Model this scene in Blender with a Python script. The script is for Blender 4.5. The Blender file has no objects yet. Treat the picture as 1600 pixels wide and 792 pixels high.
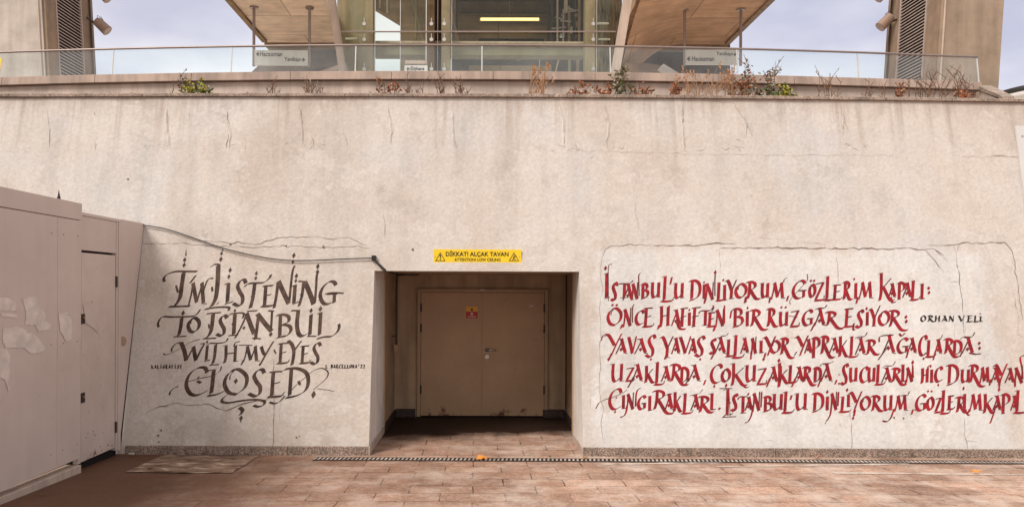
import bpy, math, random
from mathutils import Vector
random.seed(11)
C = bpy.context.scene
COL = C.collection
R = math.radians

# ---------------------------------------------------------------- camera, sky, sun, exposure
F = 1155.0            # focal length in photo pixels (photo 1600 wide)
VX, VY, HC = 750.0, 450.0, 1.9
ROLL = R(0.25)
cam = bpy.data.cameras.new('camera')
cam_ob = bpy.data.objects.new('camera', cam)
COL.objects.link(cam_ob)
cam.sensor_width = 36.0
cam.lens = F / 1600 * 36
cam.shift_x = (800 - VX) / 1600
cam.shift_y = (VY - 396) / 1600
cam.clip_start, cam.clip_end = 0.05, 2000
cam_ob.location = (0, 0, HC)
cam_ob.rotation_euler = (R(90), -ROLL, 0)
C.camera = cam_ob

SUN = Vector((-0.57, -0.55, 0.82)).normalized()
world = bpy.data.worlds.new('World'); C.world = world; world.use_nodes = True
nt = world.node_tree; nt.nodes.clear()
wo = nt.nodes.new('ShaderNodeOutputWorld'); bg = nt.nodes.new('ShaderNodeBackground')
sky = nt.nodes.new('ShaderNodeTexSky'); sky.sky_type = 'NISHITA'; sky.sun_disc = False
sky.sun_elevation = math.asin(SUN.z); sky.sun_rotation = math.atan2(SUN.x, SUN.y)
sky.air_density = 1.0; sky.dust_density = 2.0
tc = nt.nodes.new('ShaderNodeTexCoord')
mp = nt.nodes.new('ShaderNodeMapping'); mp.inputs['Scale'].default_value = (1, 1, 2.2)
no = nt.nodes.new('ShaderNodeTexNoise'); no.inputs['Scale'].default_value = 2.0; no.inputs['Detail'].default_value = 5; no.inputs['Roughness'].default_value = .5
cr = nt.nodes.new('ShaderNodeValToRGB')                 # thin bright overcast: lavender to white
cr.color_ramp.elements[0].position = .42; cr.color_ramp.elements[0].color = (7.7, 7.75, 9.7, 1)
cr.color_ramp.elements[1].position = .64; cr.color_ramp.elements[1].color = (14.5, 14.2, 14.5, 1)
mx = nt.nodes.new('ShaderNodeMixRGB'); mx.inputs[0].default_value = .88
nt.links.new(tc.outputs['Generated'], mp.inputs['Vector']); nt.links.new(mp.outputs[0], no.inputs['Vector'])
nt.links.new(no.outputs['Fac'], cr.inputs[0]); nt.links.new(sky.outputs[0], mx.inputs[1]); nt.links.new(cr.outputs[0], mx.inputs[2])
dt = nt.nodes.new('ShaderNodeVectorMath'); dt.operation = 'DOT_PRODUCT'; dt.inputs[1].default_value = tuple(SUN)
nt.links.new(tc.outputs['Generated'], dt.inputs[0])
mr = nt.nodes.new('ShaderNodeMapRange'); mr.interpolation_type = 'SMOOTHSTEP'; mr.inputs[1].default_value = -.15; mr.inputs[2].default_value = .75
nt.links.new(dt.outputs['Value'], mr.inputs[0])
mw = nt.nodes.new('ShaderNodeMixRGB'); mw.inputs[2].default_value = (12.0, 11.1, 10.2, 1)
nt.links.new(mr.outputs[0], mw.inputs[0]); nt.links.new(mx.outputs[0], mw.inputs[1])
nt.links.new(mw.outputs[0], bg.inputs['Color']); bg.inputs['Strength'].default_value = 0.072
nt.links.new(bg.outputs[0], wo.inputs['Surface'])

sl = bpy.data.lights.new('sun', 'SUN'); sl.energy = 2.9; sl.angle = R(24); sl.color = (1.0, .94, .87)
so = bpy.data.objects.new('sun', sl); COL.objects.link(so); so.location = (-10, -10, 20)
so.rotation_euler = SUN.to_track_quat('Z', 'Y').to_euler()
C.view_settings.view_transform = 'Standard'; C.view_settings.look = 'None'
C.view_settings.gamma = 1; C.view_settings.use_curve_mapping = False
C.view_settings.exposure = 0.2
try:
    C.cycles.max_bounces = 10; C.cycles.transparent_max_bounces = 16
except Exception: pass

# ---------------------------------------------------------------- helpers
def unroll(px, py):
    dx, dy = px - VX, py - VY
    c, s = math.cos(ROLL), math.sin(ROLL)
    return dx * c + dy * s, -dx * s + dy * c
def W(px, py, D):
    dx, dy = unroll(px, py)
    return Vector((dx * D / F, D, HC - dy * D / F))
BAT = 0.19; ZTOP = 4.27
def wall_y(x, z):
    return 8.4 + BAT * z + 0.11 * max(0, z) / ZTOP * (x / 6.2) ** 2
def Pw(px, py, e=0.0):
    D = 8.8
    for _ in range(7):
        p = W(px, py, D); D = wall_y(p.x, p.z) - e
    return W(px, py, D)

class MB:
    def __init__(s): s.v = []; s.f = []; s.m = []
    def add(s, pts, faces, m=0):
        b = len(s.v); s.v += [tuple(p) for p in pts]
        for f in faces: s.f.append(tuple(b + i for i in f)); s.m.append(m)
    def poly(s, pts, m=0): s.add(pts, [tuple(range(len(pts)))], m)
    def hexa(s, b, t, m=0):
        s.add(list(b) + list(t), [(3, 2, 1, 0), (4, 5, 6, 7), (0, 1, 5, 4), (1, 2, 6, 5), (2, 3, 7, 6), (3, 0, 4, 7)], m)
    def box(s, x0, x1, y0, y1, z0, z1, m=0):
        s.hexa([(x0, y0, z0), (x1, y0, z0), (x1, y1, z0), (x0, y1, z0)], [(x0, y0, z1), (x1, y0, z1), (x1, y1, z1), (x0, y1, z1)], m)
    def prism(s, front, off, m=0):
        n = len(front); off = Vector(off)
        pts = [Vector(p) for p in front] + [Vector(p) + off for p in front]
        fs = [tuple(range(n)), tuple(range(2 * n - 1, n - 1, -1))]
        fs += [(i, i + n, (i + 1) % n + n, (i + 1) % n) for i in range(n)]
        s.add(pts, fs, m)
    def tube(s, pts, r, n=6, m=0, cap=True):
        pts = [Vector(p) for p in pts]
        rs = r if isinstance(r, (list, tuple)) else [r] * len(pts)
        rings = []
        for i, p in enumerate(pts):
            d = (pts[min(i + 1, len(pts) - 1)] - pts[max(i - 1, 0)]).normalized()
            a = d.cross(Vector((0, 0, 1)) if abs(d.z) < .9 else Vector((0, 1, 0))).normalized(); b = d.cross(a)
            rings.append([p + (a * math.cos(2 * math.pi * k / n) + b * math.sin(2 * math.pi * k / n)) * rs[i] for k in range(n)])
        P = [q for rg in rings for q in rg]; fs = []
        for i in range(len(pts) - 1):
            for k in range(n):
                fs.append((i * n + k, i * n + (k + 1) % n, (i + 1) * n + (k + 1) % n, (i + 1) * n + k))
        if cap:
            fs.append(tuple(range(n - 1, -1, -1))); fs.append(tuple((len(pts) - 1) * n + k for k in range(n)))
        s.add(P, fs, m)
    def lathe(s, c, prof, n=24, m=0):
        P = []; fs = []
        for (r, z) in prof:
            for k in range(n):
                a = 2 * math.pi * k / n; P.append((c[0] + r * math.cos(a), c[1] + r * math.sin(a), z))
        for i in range(len(prof) - 1):
            for k in range(n):
                fs.append((i * n + k, i * n + (k + 1) % n, (i + 1) * n + (k + 1) % n, (i + 1) * n + k))
        s.add(P, fs, m)
    def pxbox(s, x0, x1, y0, y1, D, th, m=0):       # a real box standing at depth D
        a, b = W(x0, y1, D), W(x1, y0, D)
        s.box(a.x, b.x, D, D + th, a.z, b.z, m)
    def build(s, name, mats, parent=None, smooth=False, origin=None, bevel=0):
        if not isinstance(mats, (list, tuple)): mats = [mats]
        me = bpy.data.meshes.new(name)
        o0 = Vector((0, 0, 0)); q = parent
        while q: o0 = o0 + q.location; q = q.parent
        if parent is None and origin is not None: o0 = Vector(origin)
        loc = Vector((0, 0, 0))
        me.from_pydata([tuple(Vector(p) - o0) for p in s.v], [], s.f)
        for mt in mats: me.materials.append(mt)
        for p, mi in zip(me.polygons, s.m): p.material_index = mi; p.use_smooth = smooth
        me.validate(); me.update()
        ob = bpy.data.objects.new(name, me); COL.objects.link(ob)
        if parent is not None: ob.parent = parent
        else: ob.location = o0
        if bevel:
            bv = ob.modifiers.new('bevel', 'BEVEL'); bv.width = bevel; bv.segments = 2; bv.limit_method = 'ANGLE'
        return ob

def tag(o, label=None, cat=None, group=None, kind=None):
    if label: o['label'] = label
    if cat: o['category'] = cat
    if group: o['group'] = group
    if kind: o['kind'] = kind
    return o
def thing(name, loc, label, cat, group=None):
    o = bpy.data.objects.new(name, None); COL.objects.link(o); o.location = loc; o.empty_display_size = .2
    return tag(o, label, cat, group)

# ---------------------------------------------------------------- materials
def N(t, ty, **kw):
    n = t.nodes.new(ty)
    for k, v in kw.items():
        if k in n.inputs: n.inputs[k].default_value = v
        else: setattr(n, k, v)
    return n
def base(name):
    m = bpy.data.materials.new(name); m.use_nodes = True; t = m.node_tree
    b = t.nodes['Principled BSDF']; tc = t.nodes.new('ShaderNodeTexCoord')
    return m, t, b, tc
def ramp(t, src, stops):
    r = t.nodes.new('ShaderNodeValToRGB'); e = r.color_ramp.elements
    while len(e) < len(stops): e.new(.5)
    for el, (p, c) in zip(e, stops):
        el.position = p; el.color = (c, c, c, 1) if isinstance(c, (int, float)) else (*c, 1)
    t.links.new(src, r.inputs[0]); return r.outputs[0]
def mixc(t, fac, a, b, mode='MIX'):
    n = t.nodes.new('ShaderNodeMixRGB'); n.blend_type = mode
    for i, v in ((0, fac), (1, a), (2, b)):
        if isinstance(v, (int, float)): n.inputs[i].default_value = v if i == 0 else (v, v, v, 1)
        elif isinstance(v, tuple): n.inputs[i].default_value = (*v, 1)
        else: t.links.new(v, n.inputs[i])
    return n.outputs[0]
def math_(t, op, a, b=None, clamp=False):
    n = t.nodes.new('ShaderNodeMath'); n.operation = op; n.use_clamp = clamp
    for i, v in ((0, a), (1, b)):
        if v is None: continue
        if isinstance(v, (int, float)): n.inputs[i].default_value = v
        else: t.links.new(v, n.inputs[i])
    return n.outputs[0]
def noise(t, tc, scale, detail=5, rough=.55, sc=(1, 1, 1), loc=(0, 0, 0)):
    mp = N(t, 'ShaderNodeMapping'); mp.inputs['Scale'].default_value = sc; mp.inputs['Location'].default_value = loc
    t.links.new(tc.outputs['Object'], mp.inputs[0])
    n = N(t, 'ShaderNodeTexNoise', Scale=scale, Detail=detail, Roughness=rough); t.links.new(mp.outputs[0], n.inputs['Vector'])
    return n.outputs['Fac']
def bump(t, b, h, strength, dist=.01):
    n = N(t, 'ShaderNodeBump', Strength=strength, Distance=dist); t.links.new(h, n.inputs['Height']); t.links.new(n.outputs[0], b.inputs['Normal'])
def mat(name, col, rough=.8, var=.18, vs=3.0, sc=(1, 1, 1), bs=0, bst=.3, metal=0, spec=.4, speck=0, streak=0):
    m, t, b, tc = base(name)
    c = mixc(t, 1, col, ramp(t, noise(t, tc, vs, 6, .6, sc), [(.3, 1 - var), (.7, 1 + var)]), 'MULTIPLY')
    if streak: c = mixc(t, 1, c, ramp(t, noise(t, tc, 1.0, 5, .6, (7, 7, .5)), [(.35, 1 - streak), (.6, 1.0)]), 'MULTIPLY')
    if speck: c = mixc(t, 1, c, ramp(t, noise(t, tc, 70, 2, .5), [(.38, 1 - speck), (.62, 1 + speck * .6)]), 'MULTIPLY')
    t.links.new(c, b.inputs['Base Color']); b.inputs['Roughness'].default_value = rough; b.inputs['Metallic'].default_value = metal
    b.inputs['Specular IOR Level'].default_value = spec
    if bs: bump(t, b, noise(t, tc, bs, 4, .6), bst)
    return m

def rect_mask(t, sx, sz, x0, x1, z1, wob, soft=.03):
    a = math_(t, 'ADD', sx, wob); z = math_(t, 'ADD', sz, wob)
    def step(v, e, sgn):
        q = math_(t, 'SUBTRACT', v, e) if sgn > 0 else math_(t, 'SUBTRACT', e, v)
        return math_(t, 'ADD', math_(t, 'DIVIDE', q, soft), .5, True)
    return math_(t, 'MULTIPLY', math_(t, 'MULTIPLY', step(a, x0, 1), step(a, x1, -1)), step(z, z1, -1))

def wall_material():
    m, t, b, tc = base('stucco_wall')
    sep = N(t, 'ShaderNodeSeparateXYZ'); t.links.new(tc.outputs['Object'], sep.inputs[0]); X, Z = sep.outputs[0], sep.outputs[2]
    big = noise(t, tc, .9, 5, .55); mid = noise(t, tc, 3.5, 6, .6); fine = noise(t, tc, 24, 4, .6)
    c = ramp(t, big, [(.30, (.52, .45, .40)), (.50, (.585, .53, .485)), (.70, (.575, .545, .53))])
    wob = math_(t, 'MULTIPLY', math_(t, 'SUBTRACT', mid, .5), .55)
    mr = rect_mask(t, X, Z, 1.36, 6.05, 2.36, wob, .12)
    wh = ramp(t, mid, [(.3, (.60, .58, .565)), (.7, (.69, .675, .665))])
    c = mixc(t, math_(t, 'MULTIPLY', mr, .88), c, wh)
    ml = rect_mask(t, X, Z, -4.3, -1.0, 2.30, wob, .06)
    c = mixc(t, math_(t, 'MULTIPLY', ml, .45), c, ramp(t, mid, [(.3, (.53, .45, .385)), (.7, (.60, .53, .475))]))
    # fresh grey render on the lowest metre, left
    low = rect_mask(t, X, Z, -4.3, -1.0, .52, math_(t, 'MULTIPLY', wob, 2.0), .03)
    c = mixc(t, math_(t, 'MULTIPLY', low, .4), c, (.53, .46, .40))
    # rain streaks and blotches
    st = ramp(t, noise(t, tc, 1.0, 6, .65, (3.6, 1, .22)), [(.36, .74), (.62, 1.03)])
    c = mixc(t, ramp(t, noise(t, tc, .8, 3, .5, (1, 1, 1), (5, 5, 5)), [(.35, .08), (.65, .55)]), c, mixc(t, 1, c, st, 'MULTIPLY'))
    bl = ramp(t, noise(t, tc, 2.2, 8, .7, (1, 1, 1), (4, 2, 7)), [(.34, .80), (.46, 1.0)])
    c = mixc(t, .5, c, mixc(t, 1, c, bl, 'MULTIPLY'))
    rust = ramp(t, noise(t, tc, 1.4, 6, .6, (1.2, 1, .6), (9, 3, 1)), [(.57, 0.0), (.78, .16)])
    c = mixc(t, rust, c, (.56, .40, .29))
    # splashed dirt at the foot with its own ragged edge
    ft = math_(t, 'SUBTRACT', math_(t, 'ADD', .20, math_(t, 'MULTIPLY', math_(t, 'SUBTRACT', mid, .5), .5)), Z)
    c = mixc(t, math_(t, 'MULTIPLY', math_(t, 'MULTIPLY', ft, 3.2, True), .35), c, (.33, .25, .19))
    # dark weathering under the coping
    tp = math_(t, 'SUBTRACT', Z, math_(t, 'SUBTRACT', 4.12, math_(t, 'MULTIPLY', math_(t, 'SUBTRACT', noise(t, tc, 2.5, 6, .7, (3, 1, .3)), .45), .9)))
    c = mixc(t, math_(t, 'MULTIPLY', math_(t, 'MULTIPLY', tp, 4, True), .42), c, (.33, .25, .20))
    # old patch repairs with crisp ragged borders, and long drips from the coping
    pr = ramp(t, noise(t, tc, 1.15, 9, .72, (1, 1, 1.3), (11, 2, 5)), [(.555, 0.0), (.575, .5)])
    c = mixc(t, pr, c, (.62, .575, .54))
    p2 = ramp(t, noise(t, tc, 1.6, 9, .75, (1, 1, .8), (21, 4, 15)), [(.60, 0.0), (.63, .42)])
    c = mixc(t, p2, c, (.45, .385, .335))
    dn_ = ramp(t, noise(t, tc, 1.0, 4, .6, (9, 1, .10), (2, 2, 2)), [(.54, 0.0), (.68, .75)])
    fade = math_(t, 'MULTIPLY', math_(t, 'SUBTRACT', Z, math_(t, 'ADD', 2.7, math_(t, 'MULTIPLY', big, 1.2))), .9, True)
    c = mixc(t, math_(t, 'MULTIPLY', dn_, fade), c, (.36, .29, .245))
    c = mixc(t, 1, c, ramp(t, fine, [(.3, .90), (.7, 1.07)]), 'MULTIPLY')
    t.links.new(c, b.inputs['Base Color']); b.inputs['Roughness'].default_value = .92; b.inputs['Specular IOR Level'].default_value = .2
    h = math_(t, 'ADD', math_(t, 'MULTIPLY', noise(t, tc, 34, 4, .6), 1.0), math_(t, 'MULTIPLY', noise(t, tc, 7, 5, .65), 1.0))
    bump(t, b, h, .42, .012)
    return m

def ground_material():
    m, t, b, tc = base('stone_pavers')
    br = N(t, 'ShaderNodeTexBrick', Scale=1.0); br.inputs['Brick Width'].default_value = .58; br.inputs['Row Height'].default_value = .29
    br.inputs['Mortar Size'].default_value = .0065; br.inputs['Mortar Smooth'].default_value = .1
    br.inputs['Color1'].default_value = (.47, .305, .228, 1); br.inputs['Color2'].default_value = (.35, .212, .152, 1); br.inputs['Mortar'].default_value = (.075, .038, .026, 1)
    mp = N(t, 'ShaderNodeMapping'); mp.inputs['Rotation'].default_value = (0, 0, R(-.4))
    wv = N(t, 'ShaderNodeTexNoise', Scale=2.5, Detail=3); t.links.new(tc.outputs['Object'], wv.inputs['Vector'])
    ad = N(t, 'ShaderNodeVectorMath'); ad.operation = 'MULTIPLY_ADD'; ad.inputs[1].default_value = (.02, .02, .02)
    t.links.new(wv.outputs['Color'], ad.inputs[0]); t.links.new(tc.outputs['Object'], ad.inputs[2])
    t.links.new(ad.outputs[0], mp.inputs[0]); t.links.new(mp.outputs[0], br.inputs['Vector'])
    sep = N(t, 'ShaderNodeSeparateXYZ'); t.links.new(tc.outputs['Object'], sep.inputs[0]); X, Y = sep.outputs[0], sep.outputs[1]
    mid = noise(t, tc, 1.7, 7, .65); fine = noise(t, tc, 30, 5, .7); grit = noise(t, tc, 75, 3, .7)
    jn = ramp(t, noise(t, tc, 3.3, 5, .7, (1, 1, 1), (2, 6, 4)), [(.36, 0.0), (.56, 1.0)])
    c = mixc(t, math_(t, 'MULTIPLY', br.outputs['Fac'], jn), (.38, .24, .175), br.outputs['Color'])
    c = mixc(t, math_(t, 'MULTIPLY', math_(t, 'SUBTRACT', 1.0, br.outputs['Fac']), .92), c, br.outputs['Color'])
    c = mixc(t, 1, c, ramp(t, grit, [(.34, .66), (.66, 1.30)]), 'MULTIPLY')
    c = mixc(t, 1, c, ramp(t, noise(t, tc, .8, 6, .6), [(.3, .66), (.7, 1.24)]), 'MULTIPLY')
    c = mixc(t, 1, c, ramp(t, noise(t, tc, 5.5, 7, .7), [(.3, .72), (.7, 1.22)]), 'MULTIPLY')
    c = mixc(t, 1, c, ramp(t, fine, [(.3, .72), (.7, 1.26)]), 'MULTIPLY')
    pale = ramp(t, noise(t, tc, 2.2, 8, .72, (1, 1, 1), (3, 1, 0)), [(.46, 0.0), (.66, .65)])
    c = mixc(t, pale, c, (.66, .545, .47))
    # dirt and stain, plus painted shade, by the hoarding and deep in the recess
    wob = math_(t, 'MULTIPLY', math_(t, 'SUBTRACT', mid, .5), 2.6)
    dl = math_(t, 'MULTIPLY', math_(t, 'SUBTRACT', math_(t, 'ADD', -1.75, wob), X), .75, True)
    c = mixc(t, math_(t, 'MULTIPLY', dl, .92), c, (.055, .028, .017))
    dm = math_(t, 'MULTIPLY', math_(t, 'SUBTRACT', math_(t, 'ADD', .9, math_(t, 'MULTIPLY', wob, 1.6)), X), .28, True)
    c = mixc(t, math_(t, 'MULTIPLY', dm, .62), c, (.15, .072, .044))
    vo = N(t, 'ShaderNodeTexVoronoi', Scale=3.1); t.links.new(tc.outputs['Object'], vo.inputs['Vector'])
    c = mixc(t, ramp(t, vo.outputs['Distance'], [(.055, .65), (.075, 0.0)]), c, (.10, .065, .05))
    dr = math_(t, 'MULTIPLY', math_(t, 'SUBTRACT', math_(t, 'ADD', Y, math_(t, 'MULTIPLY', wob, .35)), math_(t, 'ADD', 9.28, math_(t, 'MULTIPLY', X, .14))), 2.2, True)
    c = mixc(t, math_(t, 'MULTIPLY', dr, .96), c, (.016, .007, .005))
    sp = ramp(t, noise(t, tc, 4.2, 8, .75, (1, 1, 1), (1, 8, 2)), [(.28, .55), (.42, 1.0)])
    c = mixc(t, .7, c, mixc(t, 1, c, sp, 'MULTIPLY'))
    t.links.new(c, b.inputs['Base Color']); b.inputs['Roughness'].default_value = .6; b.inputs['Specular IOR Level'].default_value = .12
    h = math_(t, 'ADD', math_(t, 'MULTIPLY', fine, .5), math_(t, 'MULTIPLY', br.outputs['Fac'], -1.2))
    bump(t, b, h, .6, .012)
    return m

def board_concrete(name, col, sc, var=.25, joints=None):
    m, t, b, tc = base(name)
    c = mixc(t, 1, col, ramp(t, noise(t, tc, 1.0, 6, .6, sc), [(.3, 1 - var), (.7, 1 + var * .7)]), 'MULTIPLY')
    c = mixc(t, 1, c, ramp(t, noise(t, tc, 2.0, 7, .65), [(.33, .78), (.6, 1.05)]), 'MULTIPLY')
    if joints:
        br = N(t, 'ShaderNodeTexBrick', Scale=1.0); br.inputs['Brick Width'].default_value = joints[0]; br.inputs['Row Height'].default_value = joints[1]
        br.inputs['Mortar Size'].default_value = .012; br.inputs['Color1'].default_value = (1, 1, 1, 1); br.inputs['Color2'].default_value = (.88, .88, .88, 1); br.inputs['Mortar'].default_value = (.45, .42, .4, 1)
        t.links.new(tc.outputs['Object'], br.inputs['Vector']); c = mixc(t, 1, c, br.outputs['Color'], 'MULTIPLY')
    t.links.new(c, b.inputs['Base Color']); b.inputs['Roughness'].default_value = .88; b.inputs['Specular IOR Level'].default_value = .25
    bump(t, b, noise(t, tc, 3.0, 5, .6, tuple(4 * q for q in sc)), .25, .01)
    return m

def door_material(name, col):
    m, t, b, tc = base(name)
    sep = N(t, 'ShaderNodeSeparateXYZ'); t.links.new(tc.outputs['Object'], sep.inputs[0]); Z = sep.outputs[2]
    mid = noise(t, tc, 5, 7, .65)
    c = mixc(t, 1, col, ramp(t, noise(t, tc, 1.8, 6, .6), [(.3, .86), (.7, 1.1)]), 'MULTIPLY')
    sc_ = ramp(t, noise(t, tc, 9, 8, .75, (1, 1, 1), (3, 3, 5)), [(.28, .42), (.40, 1.0)])
    c = mixc(t, .8, c, mixc(t, 1, c, sc_, 'MULTIPLY'))
    ru = math_(t, 'MULTIPLY', math_(t, 'SUBTRACT', math_(t, 'MULTIPLY', math_(t, 'SUBTRACT', mid, .47), 1.1), Z), 8.0, True)
    c = mixc(t, ru, c, (.10, .026, .012))
    t.links.new(c, b.inputs['Base Color']); b.inputs['Roughness'].default_value = .55
    return m

def glass_material(name, tint, dirt=.10, gl=.10):
    m = bpy.data.materials.new(name); m.use_nodes = True; t = m.node_tree; t.nodes.clear()
    o = N(t, 'ShaderNodeOutputMaterial'); tr = N(t, 'ShaderNodeBsdfTransparent'); tr.inputs[0].default_value = (*tint, 1)
    g = N(t, 'ShaderNodeBsdfGlossy'); g.inputs['Roughness'].default_value = .03; g.inputs[0].default_value = (.9, .95, .95, 1)
    d = N(t, 'ShaderNodeBsdfDiffuse'); d.inputs[0].default_value = (.78, .80, .84, 1)
    tc = N(t, 'ShaderNodeTexCoord')
    n = N(t, 'ShaderNodeTexNoise', Scale=2.5, Detail=6); t.links.new(tc.outputs['Object'], n.inputs['Vector'])
    m1 = N(t, 'ShaderNodeMixShader'); m2 = N(t, 'ShaderNodeMixShader')
    m1.inputs[0].default_value = gl; t.links.new(tr.outputs[0], m1.inputs[1]); t.links.new(g.outputs[0], m1.inputs[2])
    t.links.new(math_(t, 'MULTIPLY', n.outputs['Fac'], dirt * 2), m2.inputs[0]); t.links.new(m1.outputs[0], m2.inputs[1]); t.links.new(d.outputs[0], m2.inputs[2])
    t.links.new(m2.outputs[0], o.inputs[0])
    return m

M = {}
M['wall'] = wall_material()
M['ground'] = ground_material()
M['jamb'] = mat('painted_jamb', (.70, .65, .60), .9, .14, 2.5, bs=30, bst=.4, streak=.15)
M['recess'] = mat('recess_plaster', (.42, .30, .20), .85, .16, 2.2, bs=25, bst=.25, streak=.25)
M['granite'] = mat('speckled_granite', (.27, .20, .16), .75, .3, 6, speck=.62, bs=40, bst=.3)
M['dark_granite'] = mat('dark_granite', (.05, .03, .024), .6, .3, 8, speck=.6)
M['coping'] = mat('weathered_coping', (.36, .28, .23), .9, .3, 5, speck=.45, bs=30, bst=.5, streak=.2)
M['fascia'] = mat('fascia_concrete', (.42, .315, .26), .85, .14, 1.2, bs=20, bst=.2, streak=.3)
M['planterback'] = mat('planter_concrete', (.60, .49, .42), .9, .22, 2.2, sc=(.6, 1, 2), bs=20, bst=.3, streak=.25)
M['hoard'] = mat('taupe_board', (.58, .475, .42), .6, .07, 1.2, bs=6, bst=.05, streak=.04)
M['hoard_door'] = door_material('taupe_door', (.585, .475, .415))
M['glue'] = mat('paste_residue', (.655, .565, .505), .9, .16, 9, bs=30, bst=.3)
M['gap'] = mat('dark_gap', (.012, .008, .006), .9, .2)
M['door'] = door_material('brown_door', (.42, .265, .16))
M['frame'] = mat('brown_door_frame', (.37, .245, .155), .55, .12, 3)
M['steel'] = mat('brushed_steel', (.55, .53, .5), .35, .1, 6, metal=.9)
M['black'] = mat('black_plastic', (.02, .017, .015), .5, .2)
M['cable'] = mat('cable_rubber', (.035, .028, .026), .6, .2)
M['red'] = mat('red_lettering', (.245, .005, .012), .7, .48, 14, bs=30, bst=.25)
M['reddark'] = mat('dark_red_lettering', (.10, .012, .012), .7, .35, 6)
M['brown'] = mat('sepia_lettering', (.064, .034, .024), .75, .75, 11, bs=30, bst=.25)
M['browndark'] = mat('dark_sepia_lettering', (.042, .019, .012), .75, .3, 6)
M['ink'] = mat('black_lettering', (.025, .018, .016), .75, .2, 6)
M['crack'] = mat('crack_shadow', (.17, .115, .085), .95, .3, 8)
M['hairline'] = mat('hairline_crack', (.34, .26, .205), .95, .3, 8)
M['yellow'] = mat('yellow_sign', (.83, .58, .02), .4, .05, 3)
M['signblack'] = mat('sign_black', (.03, .02, .012), .5, .1)
M['signwhite'] = mat('sign_white', (.62, .61, .57), .45, .06, 2, streak=.12)
M['concL'] = board_concrete('lit_tower_concrete', (.47, .41, .365), (7, 7, .5), .14)
M['concR'] = board_concrete('shaded_tower_concrete', (.33, .245, .18), (7, 7, .5), .16)  # same concrete as the left tower, with shade painted into the colour
M['concside'] = board_concrete('brown_side_concrete', (.27, .19, .135), (6, 6, .5), .2)
M['slat'] = mat('louvre_slat', (.38, .30, .26), .6, .15, 4)
M['soffitL'] = board_concrete('lit_board_soffit', (.80, .63, .48), (.5, 5, 1), .16, (2.6, 1.35))  # bounced light painted in: brighter than the right canopy's boards
M['soffitR'] = board_concrete('brown_board_soffit', (.50, .315, .20), (.5, 5, 1), .2, (2.6, 1.35))
M['prop'] = mat('prop_concrete', (.48, .375, .31), .85, .12, 2, streak=.2)
M['olive'] = board_concrete('olive_concrete', (.27, .22, .135), (6, 6, .5), .2)
M['brownwall'] = board_concrete('brown_wall_concrete', (.30, .205, .12), (.8, 1, 7), .25, (2.2, 1.1))
M['darkwall'] = board_concrete('dark_wall_concrete', (.07, .044, .03), (6, 1, .7), .4)
M['stone'] = board_concrete('split_stone', (.20, .155, .10), (14, 6, 2.5), .85)
M['greywall'] = board_concrete('grey_wall_concrete', (.25, .21, .19), (.8, 1, 5), .25)
M['deck'] = mat('bounce_deck_stone', (.76, .68, .60), .85, .1, 2)  # unseen deck surface, made pale to bounce light up to the soffits
M['glass'] = glass_material('balustrade_glass', (.93, .965, .97), .042, .02)
M['pane'] = glass_material('entrance_glass', (.93, .95, .90), .003, .02)
M['rail'] = mat('rail_metal', (.30, .24, .22), .4, .12, 4, metal=.4)
M['railpale'] = mat('pale_seal', (.55, .55, .54), .5, .1, 4)
M['lightgrey'] = mat('light_grey_paint', (.58, .56, .55), .4, .06, 2)
M['spot'] = mat('floodlight_body', (.28, .185, .14), .55, .15, 5)
M['soil'] = mat('planter_soil', (.10, .065, .045), .95, .4, 12, bs=20, bst=.8)
M['twig'] = mat('dry_twig', (.16, .085, .055), .9, .35, 20)
M['straw'] = mat('dry_straw', (.38, .21, .115), .9, .25, 20)
M['leafbrown'] = mat('rusty_leaf', (.36, .12, .05), .8, .4, 25)
M['leafgreen'] = mat('green_leaf', (.075, .10, .028), .6, .4, 25)
M['leafyellow'] = mat('yellow_green_leaf', (.46, .42, .06), .6, .35, 25)
M['leafpale'] = mat('pale_leaf', (.44, .42, .30), .7, .3, 25)
M['leafgrey'] = mat('grey_green_leaf', (.20, .19, .13), .7, .35, 25)
M['sheet'] = None
M['orange'] = mat('orange_leaf', (.70, .27, .04), .7, .3, 40)
M['dryleaf'] = mat('brown_leaf', (.42, .22, .12), .8, .35, 40)
M['redlabel'] = mat('red_label', (.42, .02, .02), .5, .08, 5)
M['orangelabel'] = mat('orange_label', (.72, .34, .03), .5, .08, 5)
M['drain'] = mat('drain_steel', (.50, .43, .38), .5, .6, 5, metal=.3)
M['pipe'] = mat('dark_pipe', (.05, .032, .024), .6, .25, 5)

def sheet_material():
    m, t, b, tc = base('crumpled_plastic_sheet')
    n = noise(t, tc, 3.2, 4, .6, (1, 2.6, 1)); f = noise(t, tc, 12, 4, .6, (1, 2, 1))
    c = ramp(t, n, [(.36, (.05, .026, .016)), (.47, (.19, .115, .075)), (.57, (.25, .16, .11)), (.66, (.48, .37, .29))])
    c = mixc(t, 1, c, ramp(t, f, [(.3, .8), (.7, 1.15)]), 'MULTIPLY')
    t.links.new(c, b.inputs['Base Color']); b.inputs['Roughness'].default_value = .75
    return m
M['sheet'] = sheet_material()
def emit(name, col, s):
    m, t, b, tc = base(name); b.inputs['Base Color'].default_value = (*col, 1)
    b.inputs['Emission Color'].default_value = (*col, 1); b.inputs['Emission Strength'].default_value = s
    return m
M['tube'] = emit('lit_fluorescent', (1.0, .80, .30), 1.7)

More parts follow.
